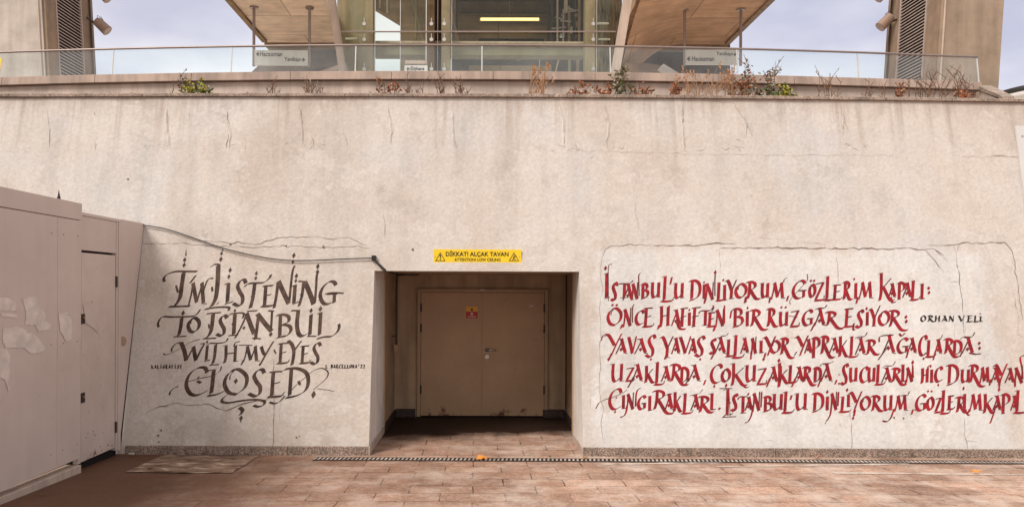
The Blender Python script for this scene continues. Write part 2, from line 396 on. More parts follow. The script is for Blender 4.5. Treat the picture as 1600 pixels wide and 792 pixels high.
# ---------------------------------------------------------------- ground
def gz(y): return 0.035 * (8.2 - y) if 5.0 < y < 8.2 else (0.112 if y <= 5.0 else 0.0)
b = MB()
ys = [-60, -8, 2, 5.0, 6.0, 7.0, 7.6, 8.2, 8.8, 9.6, 10.6, 12, 60]; xs = [-80, -8, -4, 0, 4, 8, 80]
pts = [(x, y, gz(y)) for y in ys for x in xs]; nx = len(xs)
b.add(pts, [(j * nx + i, j * nx + i + 1, (j + 1) * nx + i + 1, (j + 1) * nx + i) for j in range(len(ys) - 1) for i in range(nx - 1)])
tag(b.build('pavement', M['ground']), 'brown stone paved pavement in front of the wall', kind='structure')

# ---------------------------------------------------------------- battered retaining wall with the recess
XL, XR, ZC = -1.258, 1.18, 2.10
YB = 10.9
XI = 1.272                       # the recess steps out behind the right jamb
def YI_(x): return 9.72 if x < 0 else 9.30
wall = thing('retaining_wall', (0, 8.4, 0), 'tall cream stucco retaining wall with painted verses, cracks and a low door recess', 'wall')
b = MB()
def grid(x0, x1, z0, z1):
    nxx = max(1, round((x1 - x0) / .45)); nz = max(1, round((z1 - z0) / .5))
    P = [(x0 + (x1 - x0) * i / nxx, 0, z0 + (z1 - z0) * j / nz) for j in range(nz + 1) for i in range(nxx + 1)]
    P = [(x, wall_y(x, z), z) for x, _, z in P]
    b.add(P, [(j * (nxx + 1) + i, j * (nxx + 1) + i + 1, (j + 1) * (nxx + 1) + i + 1, (j + 1) * (nxx + 1) + i) for j in range(nz) for i in range(nxx)])
grid(-11, XL, 0, ZC); grid(XR, 11, 0, ZC); grid(-11, XL, ZC, ZTOP); grid(XL, XR, ZC, ZTOP); grid(XR, 11, ZC, ZTOP)
# top and outer ends, so the wall is a solid mass
b.poly([(-11, wall_y(-11, ZTOP), ZTOP), (-11, 9.7, ZTOP), (11, 9.7, ZTOP), (11, wall_y(11, ZTOP), ZTOP)])
for x in (-11, 11): b.poly([(x, 8.4, 0), (x, 9.7, 0), (x, 9.7, ZTOP), (x, wall_y(x, ZTOP), ZTOP)])
b.build('wall_face', M['wall'], wall, smooth=True)
for x in (XL, XR):
    b = MB(); b.poly([(x, 8.4, 0), (x, YI_(x), 0), (x, YI_(x), ZC), (x, wall_y(x, ZC), ZC)])
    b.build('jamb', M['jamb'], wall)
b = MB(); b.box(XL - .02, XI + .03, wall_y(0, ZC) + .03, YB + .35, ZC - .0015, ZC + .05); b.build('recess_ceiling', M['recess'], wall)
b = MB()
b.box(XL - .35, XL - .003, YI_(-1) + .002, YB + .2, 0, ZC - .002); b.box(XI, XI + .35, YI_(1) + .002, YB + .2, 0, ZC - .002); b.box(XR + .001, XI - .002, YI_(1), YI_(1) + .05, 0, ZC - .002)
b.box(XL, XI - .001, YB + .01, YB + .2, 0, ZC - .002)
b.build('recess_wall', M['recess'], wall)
for x, s in ((XL, 1), (XR, -1)):       # arris strip where jamb meets recess wall
    b = MB(); b.box(min(x, x + s * .016), max(x, x + s * .016), YI_(x) - .02, YI_(x) + .02, .08, ZC - .004); b.build('corner_bead', M['frame'], wall)
# granite skirting
b = MB()
def skirt(x0, x1, h=.095):
    n = max(1, round((x1 - x0) / 1.1))
    for i in range(n):
        a, c = x0 + (x1 - x0) * i / n + .002, x0 + (x1 - x0) * (i + 1) / n - .002
        b.hexa([(a, 8.378, -.02), (c, 8.378, -.02), (c, 8.44, -.02), (a, 8.44, -.02)], [(a, 8.386, h), (c, 8.386, h), (c, 8.44, h), (a, 8.44, h)])
skirt(-4.02, XL + .0); skirt(XR + .0, 11)
b.build('skirting', M['granite'], wall, bevel=.004)
for x, s in ((XL, 1), (XR, -1)):
    b = MB(); x0, x1 = sorted((x, x + s * .014)); b.box(x0, x1, 8.386, YI_(x) - .025, 0, .09); b.build('jamb_skirting', M['prop'], wall)
    b = MB(); xw = x if x < 0 else XI; x0, x1 = sorted((xw + s * .001, xw + s * .02)); b.box(x0, x1, YI_(x) + .06, YB - .002, 0, .10); b.build('recess_skirting', M['dark_granite'], wall)
for x0, x1 in ((XL + .022, XL + .31), (XI - .34, XI - .022)):
    b = MB(); b.box(x0, x1, YB - .05, YB + .008, 0, .12); b.build('corner_plinth', M['dark_granite'], wall, bevel=.006)
# coping lip
b = MB()
n = 26
for i in range(n):
    a, c = -11 + 22 * i / n + .0015, -11 + 22 * (i + 1) / n - .0015
    ya, yc = wall_y(a, ZTOP) - .035, wall_y(c, ZTOP) - .035
    j0, j1 = random.uniform(-.004, .004), random.uniform(-.004, .004)
    b.hexa([(a, ya + j0, ZTOP + .002), (c, yc + j1, ZTOP + .002), (c, yc + .16, ZTOP + .002), (a, ya + .16, ZTOP + .002)],
           [(a, ya + j0, ZTOP + .042), (c, yc + j1, ZTOP + .042), (c, yc + .16, ZTOP + .048), (a, ya + .16, ZTOP + .048)])
b.build('coping', M['coping'], wall, bevel=.006)

# cracks and blisters on the plaster
def jitter(pts, step=7, amp=1.3):
    out = []
    for i in range(len(pts) - 1):
        (x0, y0), (x1, y1) = pts[i], pts[i + 1]; L = math.hypot(x1 - x0, y1 - y0); n = max(1, int(L / step))
        for k in range(n):
            t = k / n; a = amp if (k or i) else 0
            out.append((x0 + (x1 - x0) * t + random.gauss(0, a * .6), y0 + (y1 - y0) * t + random.gauss(0, a * .6)))
    out.append(pts[-1]); return out
def ribbon(b, pts, w, e, m=0, taper=True):
    n = len(pts)
    L, Rr = [], []
    for i, (x, y) in enumerate(pts):
        x0, y0 = pts[max(0, i - 1)]; x1, y1 = pts[min(n - 1, i + 1)]; d = math.hypot(x1 - x0, y1 - y0) or 1
        nxv, nyv = -(y1 - y0) / d, (x1 - x0) / d
        k = w * random.choice((.4, .7, 1.0, 1.0, 1.5)) * random.uniform(.7, 1.2) * (min(1, .3 + min(i, n - 1 - i) * .4) if taper else 1) / 2
        L.append(Pw(x + nxv * k, y + nyv * k, e)); Rr.append(Pw(x - nxv * k, y - nyv * k, e))
    b.add(L + Rr, [(i, i + 1, n + i + 1, n + i) for i in range(n - 1)], m)
b = MB(); ei = 0
CR = [([(223, 381), (290, 380), (330, 384), (400, 386), (470, 384), (520, 387), (560, 384), (580, 388)], 1.2),
      ([(300, 376), (400, 381), (440, 371), (500, 370), (520, 374), (545, 370), (558, 378), (575, 384)], 1.2),
      ([(558, 378), (566, 392), (574, 396)], .8),
      ([(228, 645), (250, 636), (278, 629), (298, 633), (330, 631), (338, 637), (352, 641), (366, 637), (372, 632), (392, 628), (410, 625), (425, 619)], 2.0),
      ([(427, 560), (427, 610), (428, 650), (427, 704)], 1.2), ([(438, 622), (437, 660)], .7), ([(414, 630), (417, 655)], .6),
      ([(360, 555), (352, 600), (350, 640)], .5),
      ([(940, 404), (945, 391), (955, 384), (1000, 382), (1020, 383)], 1.4), ([(939, 402), (938, 430), (941, 450), (937, 480), (938, 520), (937, 560), (938, 590), (937, 610), (942, 640), (938, 660), (943, 690)], 1.1),
      ([(1020, 383), (1090, 384), (1108, 380), (1120, 380), (1150, 381)], 2.2), ([(1124, 388), (1200, 387), (1290, 388), (1400, 388), (1460, 389), (1475, 399)], 2.0),
      ([(1124, 388), (1125, 420), (1124, 436)], .8), ([(1150, 381), (1152, 386)], .7), ([(1226, 381), (1260, 379), (1288, 381), (1288, 387)], .7), ([(1246, 380), (1246, 387)], .6), ([(1334, 388), (1334, 382)], .6), ([(1366, 388), (1366, 381)], .6), ([(1416, 388), (1415, 382)], .6),
      ([(1307, 389), (1309, 420), (1310, 445)], 1.0), ([(1447, 391), (1462, 408), (1475, 425)], 1.4), ([(1460, 389), (1472, 402), (1480, 407)], 1.2),
      ([(1450, 382), (1470, 383), (1490, 383), (1505, 378), (1540, 380), (1570, 379), (1582, 392), (1586, 410), (1590, 440), (1593, 470), (1598, 500)], 1.5),
      ([(1490, 383), (1494, 396), (1499, 381)], 1.3), ([(1494, 396), (1498, 430), (1500, 450), (1504, 470), (1505, 495), (1506, 520)], 1.6), ([(1500, 441), (1483, 440)], .8), ([(1504, 475), (1488, 475)], .7), ([(1492, 504), (1492, 530)], .9), ([(1509, 504), (1507, 524)], .9),
      ([(1580, 405), (1590, 425)], 1.0), ([(1584, 455), (1590, 490), (1592, 520), (1600, 528)], 1.0),
      ([(1329, 640), (1331, 708)], 1.3), ([(1506, 645), (1508, 680), (1512, 706)], 1.2), ([(1493, 560), (1500, 600), (1505, 640)], .7),
      ([(1540, 245), (1560, 243), (1592, 246)], 1.3), ([(1490, 243), (1540, 246)], .8), ([(900, 235), (1100, 241), (1400, 243)], .5),
      ([(995, 300), (992, 330), (1003, 370)], .7), ([(943, 598), (925, 612), (921, 640)], .6), ([(1240, 372), (1180, 372)], .4),
      ([(1100, 158), (1145, 160), (1155, 172), (1165, 190), (1178, 215)], 1.1), ([(1312, 160), (1318, 190), (1328, 208)], .9),
      ([(355, 172), (358, 200), (353, 232)], 1.6), ([(1068, 160), (1068, 195), (1070, 235)], 1.1), ([(147, 175), (149, 182)], 2), ([(487, 214), (490, 230)], 2.0), ([(295, 176), (296, 183)], 1.4)]
for pts, w in CR:
    ei = (ei + 1) % 40; ribbon(b, jitter(pts), w * .54, .003 + .0001 * ei, 0 if w >= 1.15 else 1)
for x, y, r in ((645, 390, 2.2), (200, 280, 2), (385, 707, 1.6), (463, 683, 1.8), (468, 681, 1.2), (1397, 652, 2), (1412, 653, 1.6), (360, 382, 2), (505, 386, 2.4), (447, 384, 1.6), (1430, 640, 1.4), (1290, 660, 1.2), (248, 690, 2), (252, 672, 2), (247, 680, 2.2)):
    ei = (ei + 1) % 40; k = 7
    b.poly([Pw(x + r * random.uniform(.6, 1.2) * math.cos(6.283 * i / k), y + r * random.uniform(.6, 1.2) * math.sin(6.283 * i / k), .003 + .0001 * ei) for i in range(k)])
b.build('crack_lines', [M['crack'], M['hairline']], wall)
b = MB()
def ridge(pts, w, h):
    pts = jitter(pts, 6, 1.0); n = len(pts); rows = []
    for i, (x, y) in enumerate(pts):
        k = w * random.uniform(.6, 1.3) * min(1, .25 + min(i, n - 1 - i) * .35); hh = h * random.uniform(.5, 1.2) * min(1, min(i, n - 1 - i) * .5)
        rows.append([Pw(x - k, y, .001), Pw(x - k * .2, y, .001 + hh), Pw(x + k, y, .001)])
    P = [p for r in rows for p in r]
    b.add(P, [(i * 3 + j, i * 3 + j + 1, i * 3 + j + 4, i * 3 + j + 3) for i in range(n - 1) for j in (0, 1)])
for px, y0, y1, w in ((76, 170, 235, 1.6), (264, 166, 233, 2.6), (355, 178, 235, 2.4), (470, 160, 232, 1.8), (610, 160, 226, 2.2), (711, 170, 235, 2.4), (878, 160, 232, 2.4), (948, 160, 232, 2.2), (1068, 160, 236, 2.2), (1165, 170, 216, 1.8), (1320, 170, 210, 1.8), (602, 330, 372, 1.4), (540, 200, 230, 1.4), (148, 215, 236, 1.6), (900, 215, 240, 2.0)):
    ridge([(px - 4, y0), (px + random.uniform(-4, 4), (y0 + y1) / 2), (px + random.uniform(-2, 5), y1)], w, .014)
for k in range(46):
    cx, cy = random.choice([(870, 232), (905, 234), (955, 232), (250, 228), (365, 228), (490, 226), (1150, 228), (1320, 228), (1070, 236)])
    x, y = cx + random.gauss(0, 16), cy + random.gauss(0, 4); a = random.uniform(-9, 9)
    ridge([(x, y), (x + a, y + random.uniform(-4, 4)), (x + a * 1.5, y + random.uniform(-5, 5))], 1.6, .011)
for k in range(22):
    x = random.uniform(945, 1590); y = random.uniform(688, 702); ridge([(x, y), (x + 9, y + random.uniform(-2, 2)), (x + 20, y + 1)], 1.2, .006)
b.build('plaster_blisters', M['wall'], wall)

# ---------------------------------------------------------------- calligraphy: a broad-nib pen swept over stroke skeletons
NIB = R(32)
def crom(p, n=7):
    if len(p) < 3: return p
    q = [p[0]] + list(p) + [p[-1]]; out = []
    for i in range(1, len(q) - 2):
        for k in range(n):
            t = k / n; r = []
            for a in (0, 1):
                p0, p1, p2, p3 = q[i - 1][a], q[i][a], q[i + 1][a], q[i + 2][a]
                r.append(.5 * (2 * p1 + (p2 - p0) * t + (2 * p0 - 5 * p1 + 4 * p2 - p3) * t * t + (3 * p1 - p0 - 3 * p2 + p3) * t ** 3))
            out.append(tuple(r))
    out.append(p[-1]); return out
class Pen:
    def __init__(s, w, hair=.9): s.b = MB(); s.w = w; s.hair = hair; s.e = 0
    def depth(s): s.e = (s.e + 1) % 90; return .0012 + .00003 * s.e
    def stroke(s, pts, wm=1.0, smooth=True, thin=None):      # pts in photo pixels, y down
        pts = crom(pts) if smooth and len(pts) > 2 else list(pts)
        w = s.w * wm; e = s.depth(); nx_, ny_ = w / 2 * math.cos(NIB), -w / 2 * math.sin(NIB)
        A, B, th = [], [], []
        n = len(pts)
        for i, (x, y) in enumerate(pts):
            x0, y0 = pts[max(0, i - 1)]; x1, y1 = pts[min(n - 1, i + 1)]; d = math.hypot(x1 - x0, y1 - y0) or 1
            dx, dy = (x1 - x0) / d, (y1 - y0) / d
            cr_ = dx * ny_ - dy * nx_; sg = 1 if cr_ >= 0 else -1
            h = s.hair * (.6 if wm < .4 else 1) / 2
            ox, oy = sg * nx_ + h * -dy, sg * ny_ + h * dx
            A.append((x + ox, y + oy)); B.append((x - ox, y - oy)); th.append(abs(cr_) * 2 + 2 * h)
        PA = [Pw(*p, e) for p in A]; PB = [Pw(*p, e) for p in B]
        base_ = len(s.b.v); s.b.v += [tuple(p) for p in PA + PB]
        for i in range(n - 1):
            s.b.f.append((base_ + i, base_ + i + 1, base_ + n + i + 1, base_ + n + i))
            s.b.m.append(1 if (th[i] + th[i + 1]) / 2 < (thin or s.w * .42) else 0)
    def diamond(s, x, y, r=3.0, tall=1.35, m=0, lean=.25):
        e = s.depth()
        s.b.poly([Pw(x + lean * r, y - r * tall, e), Pw(x + r, y - .1 * r, e), Pw(x - lean * r, y + r * tall, e), Pw(x - r, y + .1 * r, e)], m)
    def spike(s, x, y0, y1, w=2):
        e = s.depth(); s.b.poly([Pw(x + 1, y0, e), Pw(x + w, y1, e), Pw(x - w * .7, y1 + 1, e)], 0)
    def glyph(s, ch, x0, x1, yt, yb, wm=1.0):
        ins = min(s.w * .40, (x1 - x0) * .2) * (.35 if s.w < 3 else 1); x0 += ins; x1 -= ins
        for st in G[ch]:
            if st[0] == 'D':
                s.diamond(x0 + st[1] * (x1 - x0), yb - st[2] * (yb - yt), st[3] * s.w * wm); continue
            pts, k = st
            s.stroke([(x0 + x * (x1 - x0), yb - y * (yb - yt)) for x, y in pts], k * wm)
G = {
 'A': [([(.60, .97), (.34, .5), (.02, -.04)], .46), ([(.50, 1.02), (.66, .5), (.84, .06)], 1), ([(.80, .03), (1.0, .0)], .26), ('D', .47, .27, .52), ([(.33, .30), (.62, .30)], .26), ([(.22, .98), (.60, .99)], .3)],
 'B': [([(.25, .98), (.20, .0)], 1), ([(.0, .95), (.4, 1.0), (.78, .9), (.78, .66), (.35, .52)], .95), ([(.35, .53), (.82, .48), (.95, .26), (.7, .04), (.35, -.02), (.0, -.07)], .95)],
 'C': [([(.98, .80), (.88, .97), (.58, .96), (.24, .72), (.12, .36), (.28, .06), (.58, .0), (.98, .16)], 1)],
 'D': [([(.27, .98), (.20, .02)], 1), ([(.0, .96), (.45, 1.0), (.84, .84), (.93, .5), (.8, .18), (.45, .0), (.05, -.07)], 1)],
 'E': [([(.36, .98), (.25, .0)], 1), ([(.10, .96), (.5, .99), (.95, 1.0)], .55), ([(.28, .48), (.80, .56)], .46), ([(.0, -.04), (.5, -.04), (.95, .0)], 1.0), ([(.92, .0), (1.08, .16)], .3)],
 'F': [([(.38, .98), (.24, -.04)], 1), ([(.06, .95), (.5, .98), (1.0, 1.0)], .46), ([(.08, .46), (.80, .56)], .46), ([(.02, -.04), (.45, -.02)], .24)],
 'G': [([(.94, .82), (.82, .97), (.55, .96), (.22, .70), (.10, .36), (.25, .06), (.52, .0), (.85, .14)], 1), ([(.86, .44), (.84, .06)], .95), ([(.48, .43), (1.04, .45)], .5)],
 'H': [([(.22, .98), (.20, .3), (.10, -.07)], 1), ([(.84, .98), (.78, .02)], 1), ([(.18, .48), (.84, .55)], .46), ([(.0, .95), (.24, .99)], .26), ([(.78, .02), (1.0, .05)], .26), ([(.82, .96), (.98, 1.05)], .26)],
 'I': [([(.55, .98), (.48, .02)], 1), ([(.10, .94), (.55, 1.0)], .26), ([(.46, .0), (1.0, .05)], .42), ([(.14, -.03), (.46, .02)], .24)],
 'K': [([(.20, .98), (.19, .3), (.10, -.06)], 1), ([(.82, .80), (.30, .42)], .46), ([(.30, .48), (.56, .16), (.76, -.04), (1.0, -.04)], .95), ([(.02, .96), (.2, .99)], .26)],
 'L': [([(.34, .98), (.22, .02)], 1), ([(-.05, -.03), (.5, -.05), (1.05, -.01)], 1.05), ([(1.02, .0), (1.22, .14)], .3), ([(.02, .94), (.34, 1.0)], .26)],
 'M': [([(.24, .94), (.14, .4), (.0, -.07)], .46), ([(.24, .98), (.44, .08)], 1), ([(.44, .08), (.76, .99)], .46), ([(.72, .99), (.80, .04)], 1), ([(.80, .02), (1.0, .02)], .26)],
 'N': [([(.20, .95), (.14, .4), (.02, -.08)], .46), ([(.16, 1.0), (.5, .5), (.82, .0)], 1), ([(.90, 1.10), (.84, .5), (.84, .0)], .34), ([(.0, .95), (.18, 1.0)], .26)],
 'O': [([(.50, .96), (.20, .78), (.08, .42), (.24, .08), (.55, .0)], 1), ([(.34, .94), (.62, .98), (.92, .70), (.86, .28), (.5, -.01)], 1), ([(.44, .92), (.30, .74), (.28, .58)], .3)],
 'P': [([(.30, .98), (.22, -.05)], 1), ([(.0, .94), (.45, 1.0), (.88, .86), (.86, .58), (.40, .42)], .95), ([(.04, -.06), (.45, -.04)], .24)],
 'R': [([(.26, .97), (.22, .4), (.10, -.02)], 1), ([(.0, .95), (.34, 1.0), (.62, .88), (.58, .64), (.26, .48)], .95), ([(.28, .52), (.50, .2), (.70, -.02), (.98, -.03)], 1)],
 'r': [([(.22, .97), (.18, .4), (.08, .0)], 1), ([(.0, .95), (.28, 1.0), (.52, .88), (.48, .64), (.22, .52)], .95), ([(.24, .56), (.44, .18), (.64, -.16), (.80, -.24), (1.0, -.22)], 1)],
 'S': [([(.98, .84), (.84, .98), (.55, .94), (.34, .74), (.50, .52), (.72, .32), (.68, .08), (.42, -.02), (.0, .08)], 1)],
 'T': [([(.48, .94), (.44, .02)], 1), ([(.0, .78), (.10, .92), (.35, .95), (.70, .95), (.90, 1.04), (1.0, 1.18)], .5), ([(.20, -.01), (.75, .02)], .26)],
 'U': [([(.24, .98), (.20, .4), (.26, .08), (.44, .02), (.78, .26)], 1), ([(.84, .98), (.78, .04)], 1), ([(.0, .95), (.24, 1.0)], .26), ([(.78, .02), (1.0, .06)], .26), ([(.68, .95), (.86, 1.0)], .26)],
 'V': [([(.16, .98), (.38, .45), (.52, .02)], 1), ([(.96, 1.04), (.74, .5), (.52, .0)], .46), ([(.0, .95), (.16, 1.0)], .26)],
 'W': [([(.06, .98), (.16, .5), (.28, .0)], 1), ([(.28, .0), (.52, .86)], .55), ([(.46, .90), (.56, .45), (.66, .0)], 1), ([(.66, .0), (.98, 1.0)], .46)],
 'Y': [([(.0, .90), (.12, .98), (.28, .84), (.54, .42)], 1), ([(.98, 1.04), (.66, .5), (.34, -.12)], .6)],
 'y': [([(.0, .93), (.16, .96), (.32, .80), (.52, .44)], 1), ([(.98, 1.0), (.54, .42)], .46), ([(.54, .50), (.48, .0)], 1), ([(.28, -.02), (.76, .0)], .24)],
 'Z': [([(.08, .90), (.92, 1.0)], .46), ([(.88, .97), (.10, .02)], 1.05), ([(.0, -.04), (.5, -.03), (.98, .0)], 1.05), ([(.96, .08), (1.0, .24)], .26)],
 ',': [([(.9, 1.0), (.5, .5), (.1, .0)], .6)],
 '2': [([(.1, .8), (.4, 1.0), (.75, .8), (.5, .4), (.05, .0)], .9), ([(.05, .0), (.95, .04)], .46)],
}
def line(name, glyphs, pen_w, mats, label, extra=None, hair=.7):
    p = Pen(pen_w, hair)
    for g in glyphs: p.glyph(*g)
    if extra: extra(p)
    o = p.b.build(name, mats, wall); o['label'] = label; return o

RED = [M['red'], M['reddark']]; BR = [M['brown'], M['browndark']]; INK = [M['ink'], M['ink']]
g1 = [('I', 940, 955, 426, 466), ('S', 953, 966, 441, 469), ('T', 962, 991, 442, 465), ('A', 971, 992, 444, 468), ('N', 985, 999.5, 443, 467), ('B', 1000, 1015, 443, 465), ('U', 1014, 1034, 441, 465), ('L', 1032, 1052, 431, 469),
      (',', 1046, 1051, 433, 444), ('U', 1050, 1071, 442, 466), ('D', 1075, 1097, 438, 467), ('I', 1096, 1104, 444, 466), ('N', 1100, 1118, 443, 468), ('L', 1118, 1132, 441, 468), ('I', 1126, 1138, 445, 469), ('y', 1132, 1153, 437, 466), ('O', 1146, 1169, 443, 465), ('R', 1164, 1190, 440, 466), ('U', 1186, 1204, 442, 465), ('M', 1203, 1229, 441, 466),
      (',', 1228, 1233, 462, 470), ('G', 1235, 1261, 438, 466), ('O', 1262, 1276, 444, 464), ('Z', 1271, 1290, 441, 468), ('L', 1287, 1304, 431, 467), ('E', 1298, 1317, 445, 467), ('R', 1315, 1334, 440, 467), ('I', 1332, 1342, 442, 466), ('M', 1340, 1367, 440, 466), ('K', 1370, 1399, 426, 467), ('A', 1386, 1402, 443, 464), ('P', 1400, 1416, 441, 466), ('A', 1408, 1427, 442, 464), ('L', 1421, 1437, 438, 467), ('I', 1434, 1447, 443, 467)]
def x1(p):
    p.diamond(946, 419, 2.6, 1.6); p.stroke([(950.5, 470), (950.5, 440), (950.5, 418), (953, 412.5), (956, 413)], .18); p.diamond(950, 453, 1.5)
    p.stroke([(998.6, 462), (998, 440), (998, 430), (1001, 426)], .34); p.stroke([(1117, 462), (1117, 440), (1117.5, 428)], .36); p.diamond(1117.5, 425.5, 2.4, 1.7)
    p.diamond(1100, 441, 1.7); p.diamond(1130, 437.5, 1.8); p.diamond(1334.5, 436, 1.9)
    p.stroke([(1224, 441), (1226, 436), (1230, 434)], .3); p.stroke([(1260, 440), (1262, 435), (1261, 428)], .2); p.stroke([(1258, 442), (1240, 462), (1234, 470), (1235, 475)], .14)
    for x in (1267, 1272): p.diamond(x, 438.5, 2.3, 1.0)
    p.diamond(1451, 450, 2.6, 1.2); p.diamond(1451.5, 457, 2.6, 1.2)
    p.stroke([(1095, 467), (1098, 478)], .0, False) if 0 else p.stroke([(1102.5, 464), (1100.5, 474)], .6)
    p.stroke([(1166, 463), (1164, 473)], .9); p.stroke([(1203, 464), (1202, 473)], .5); p.stroke([(1340, 464), (1338, 474)], .6)
    p.stroke([(1392, 464), (1394, 472), (1400, 471)], .6)
line('painted_line', g1, 5.0, RED, 'red first line: İSTANBUL’U DİNLİYORUM, GÖZLERİM KAPALI', x1)
g2 = [('O', 946, 974, 481, 508), ('N', 972, 989, 483, 509), ('C', 990, 1008, 485, 507), ('E', 1002, 1023, 481, 509), ('H', 1028, 1049, 478, 509), ('A', 1047, 1066, 484, 508), ('F', 1060, 1077, 481, 509), ('I', 1072, 1082, 488, 508), ('F', 1078, 1097, 480, 509), ('T', 1090, 1116, 484, 508), ('E', 1103, 1120, 488, 509), ('N', 1116, 1134, 484, 509),
      ('B', 1143, 1163, 482, 509), ('I', 1163, 1172, 486, 509), ('r', 1170, 1201, 484, 509), ('R', 1196, 1218, 482, 509), ('U', 1214, 1234, 487, 509), ('Z', 1233, 1251, 485, 509), ('G', 1251, 1272, 484, 508), ('A', 1270, 1292, 482, 508), ('r', 1288, 1320, 487, 508), ('E', 1316, 1336, 482, 509), ('S', 1335, 1351, 484, 511), ('I', 1350, 1360, 487, 508), ('y', 1356, 1375, 482, 509), ('O', 1370, 1392, 486, 508), ('r', 1386, 1420, 485, 510)]
def x2(p):
    for x in (957, 963.5): p.diamond(x, 476.5, 2.5, .9)
    for x in (1221, 1227.5): p.diamond(x, 480, 2.4, .9)
    p.diamond(1077, 484, 1.8); p.diamond(1168, 481, 2.0); p.diamond(1354, 482, 2.3, 1.4)
    p.stroke([(988, 504), (988, 485), (989, 478), (991, 475)], .36); p.stroke([(1132, 505), (1132, 485), (1132, 477)], .4)
    p.stroke([(973, 506), (970, 513)], .8); p.stroke([(1118, 507), (1115, 517)], .8); p.stroke([(1030, 507), (1028, 514)], .7)
    p.stroke([(1112, 486), (1115, 481), (1114, 477)], .4); p.stroke([(1273, 484), (1280, 481), (1288, 481), (1292, 476)], .4)
    p.stroke([(1274, 503), (1267, 517)], .7); p.stroke([(1058, 503), (1062, 513), (1071, 514)], .8)
    p.stroke([(1371, 487), (1375, 477)], .4); p.stroke([(1334, 505), (1333, 514), (1336, 515)], .6)
    p.diamond(1415.5, 495, 2.8, 1.2); p.diamond(1416, 502, 2.8, 1.3)
    p.stroke([(1141, 497), (1143, 486), (1150, 481)], .5); p.stroke([(1232, 493), (1246, 495)], .15)
line('painted_line', g2, 5.0, RED, 'red second line: ÖNCE HAFİFTEN BİR RÜZGAR ESİYOR', x2)
g3 = [('Y', 944, 974, 522, 552), ('A', 960, 982, 529, 552), ('V', 978, 997, 526, 552), ('A', 989, 1014, 529, 552), ('S', 1007, 1026, 523, 557), ('y', 1030, 1054, 525, 558), ('A', 1047, 1065, 528, 552), ('V', 1058, 1082, 526, 552), ('A', 1074, 1091, 529, 552), ('S', 1084, 1103, 525, 556), ('S', 1107, 1120, 529, 552), ('A', 1114, 1137, 527, 552), ('L', 1133, 1148, 530, 555), ('L', 1143, 1162, 523, 557), ('A', 1155, 1172, 528, 551), ('N', 1172, 1184, 528, 552), ('I', 1183, 1195, 532, 551), ('Y', 1191, 1214, 526, 552), ('O', 1201, 1221, 532, 551), ('r', 1217, 1243, 528, 553),
      ('Y', 1241, 1265, 525, 552), ('A', 1255, 1271, 530, 551), ('P', 1266, 1283, 527, 557), ('r', 1280, 1306, 525, 552), ('A', 1293, 1314, 528, 552), ('K', 1308, 1328, 525, 555), ('L', 1325, 1341, 525, 556), ('A', 1334, 1355, 528, 553), ('R', 1351, 1376, 531, 553), ('A', 1376, 1402, 523, 552), ('G', 1399, 1421, 528, 551), ('A', 1415, 1435, 528, 551), ('C', 1433, 1450, 524, 555), ('L', 1445, 1462, 531, 556), ('A', 1458, 1474, 530, 552), ('r', 1473, 1500, 529, 552), ('D', 1486, 1505, 532, 553), ('A', 1500, 1525, 527, 552)]
def x3(p):
    p.stroke([(939, 532), (941, 526), (946, 522), (951, 523)], .5); p.stroke([(956, 551), (952, 560)], .7); p.diamond(951, 561, 2.5, 1.3)
    p.stroke([(1196, 551), (1194, 559)], .6); p.diamond(1193, 561, 2.4, 1.4); p.stroke([(1245, 549), (1241, 555)], .4)
    for x, y in ((1017, 561), (1094, 561), (1443, 560)): p.diamond(x, y, 1.9, 1.3)
    p.stroke([(1124, 528), (1127, 525), (1134, 524), (1138, 520)], .35); p.stroke([(1336, 528), (1342, 526), (1351, 525), (1355, 519)], .35)
    p.stroke([(1374, 534), (1374, 527), (1380, 524), (1396, 523)], .45); p.stroke([(1500, 530), (1506, 526), (1518, 526), (1523, 519)], .38)
    p.stroke([(1405, 521), (1409, 524.5), (1414, 520)], .6); p.stroke([(1388, 540), (1372, 562)], .5); p.stroke([(1119, 545), (1111, 561)], .6)
    p.stroke([(1420, 545), (1416, 559)], .5); p.stroke([(1462, 548), (1458, 562)], .5); p.stroke([(1504, 548), (1500, 557)], .5); p.stroke([(1174, 548), (1173, 561)], .5)
    p.stroke([(1514, 551), (1524, 553), (1533, 552)], .4); p.stroke([(1041, 555), (1039, 561)], .7); p.stroke([(1469, 530), (1473, 523)], .2)
    p.diamond(1530, 536, 2.6, 1.2); p.diamond(1530.5, 543.5, 2.6, 1.3)
line('painted_line', g3, 5.0, RED, 'red third line: YAVAŞ YAVAŞ SALLANIYOR YAPRAKLAR AĞAÇLARDA', x3)
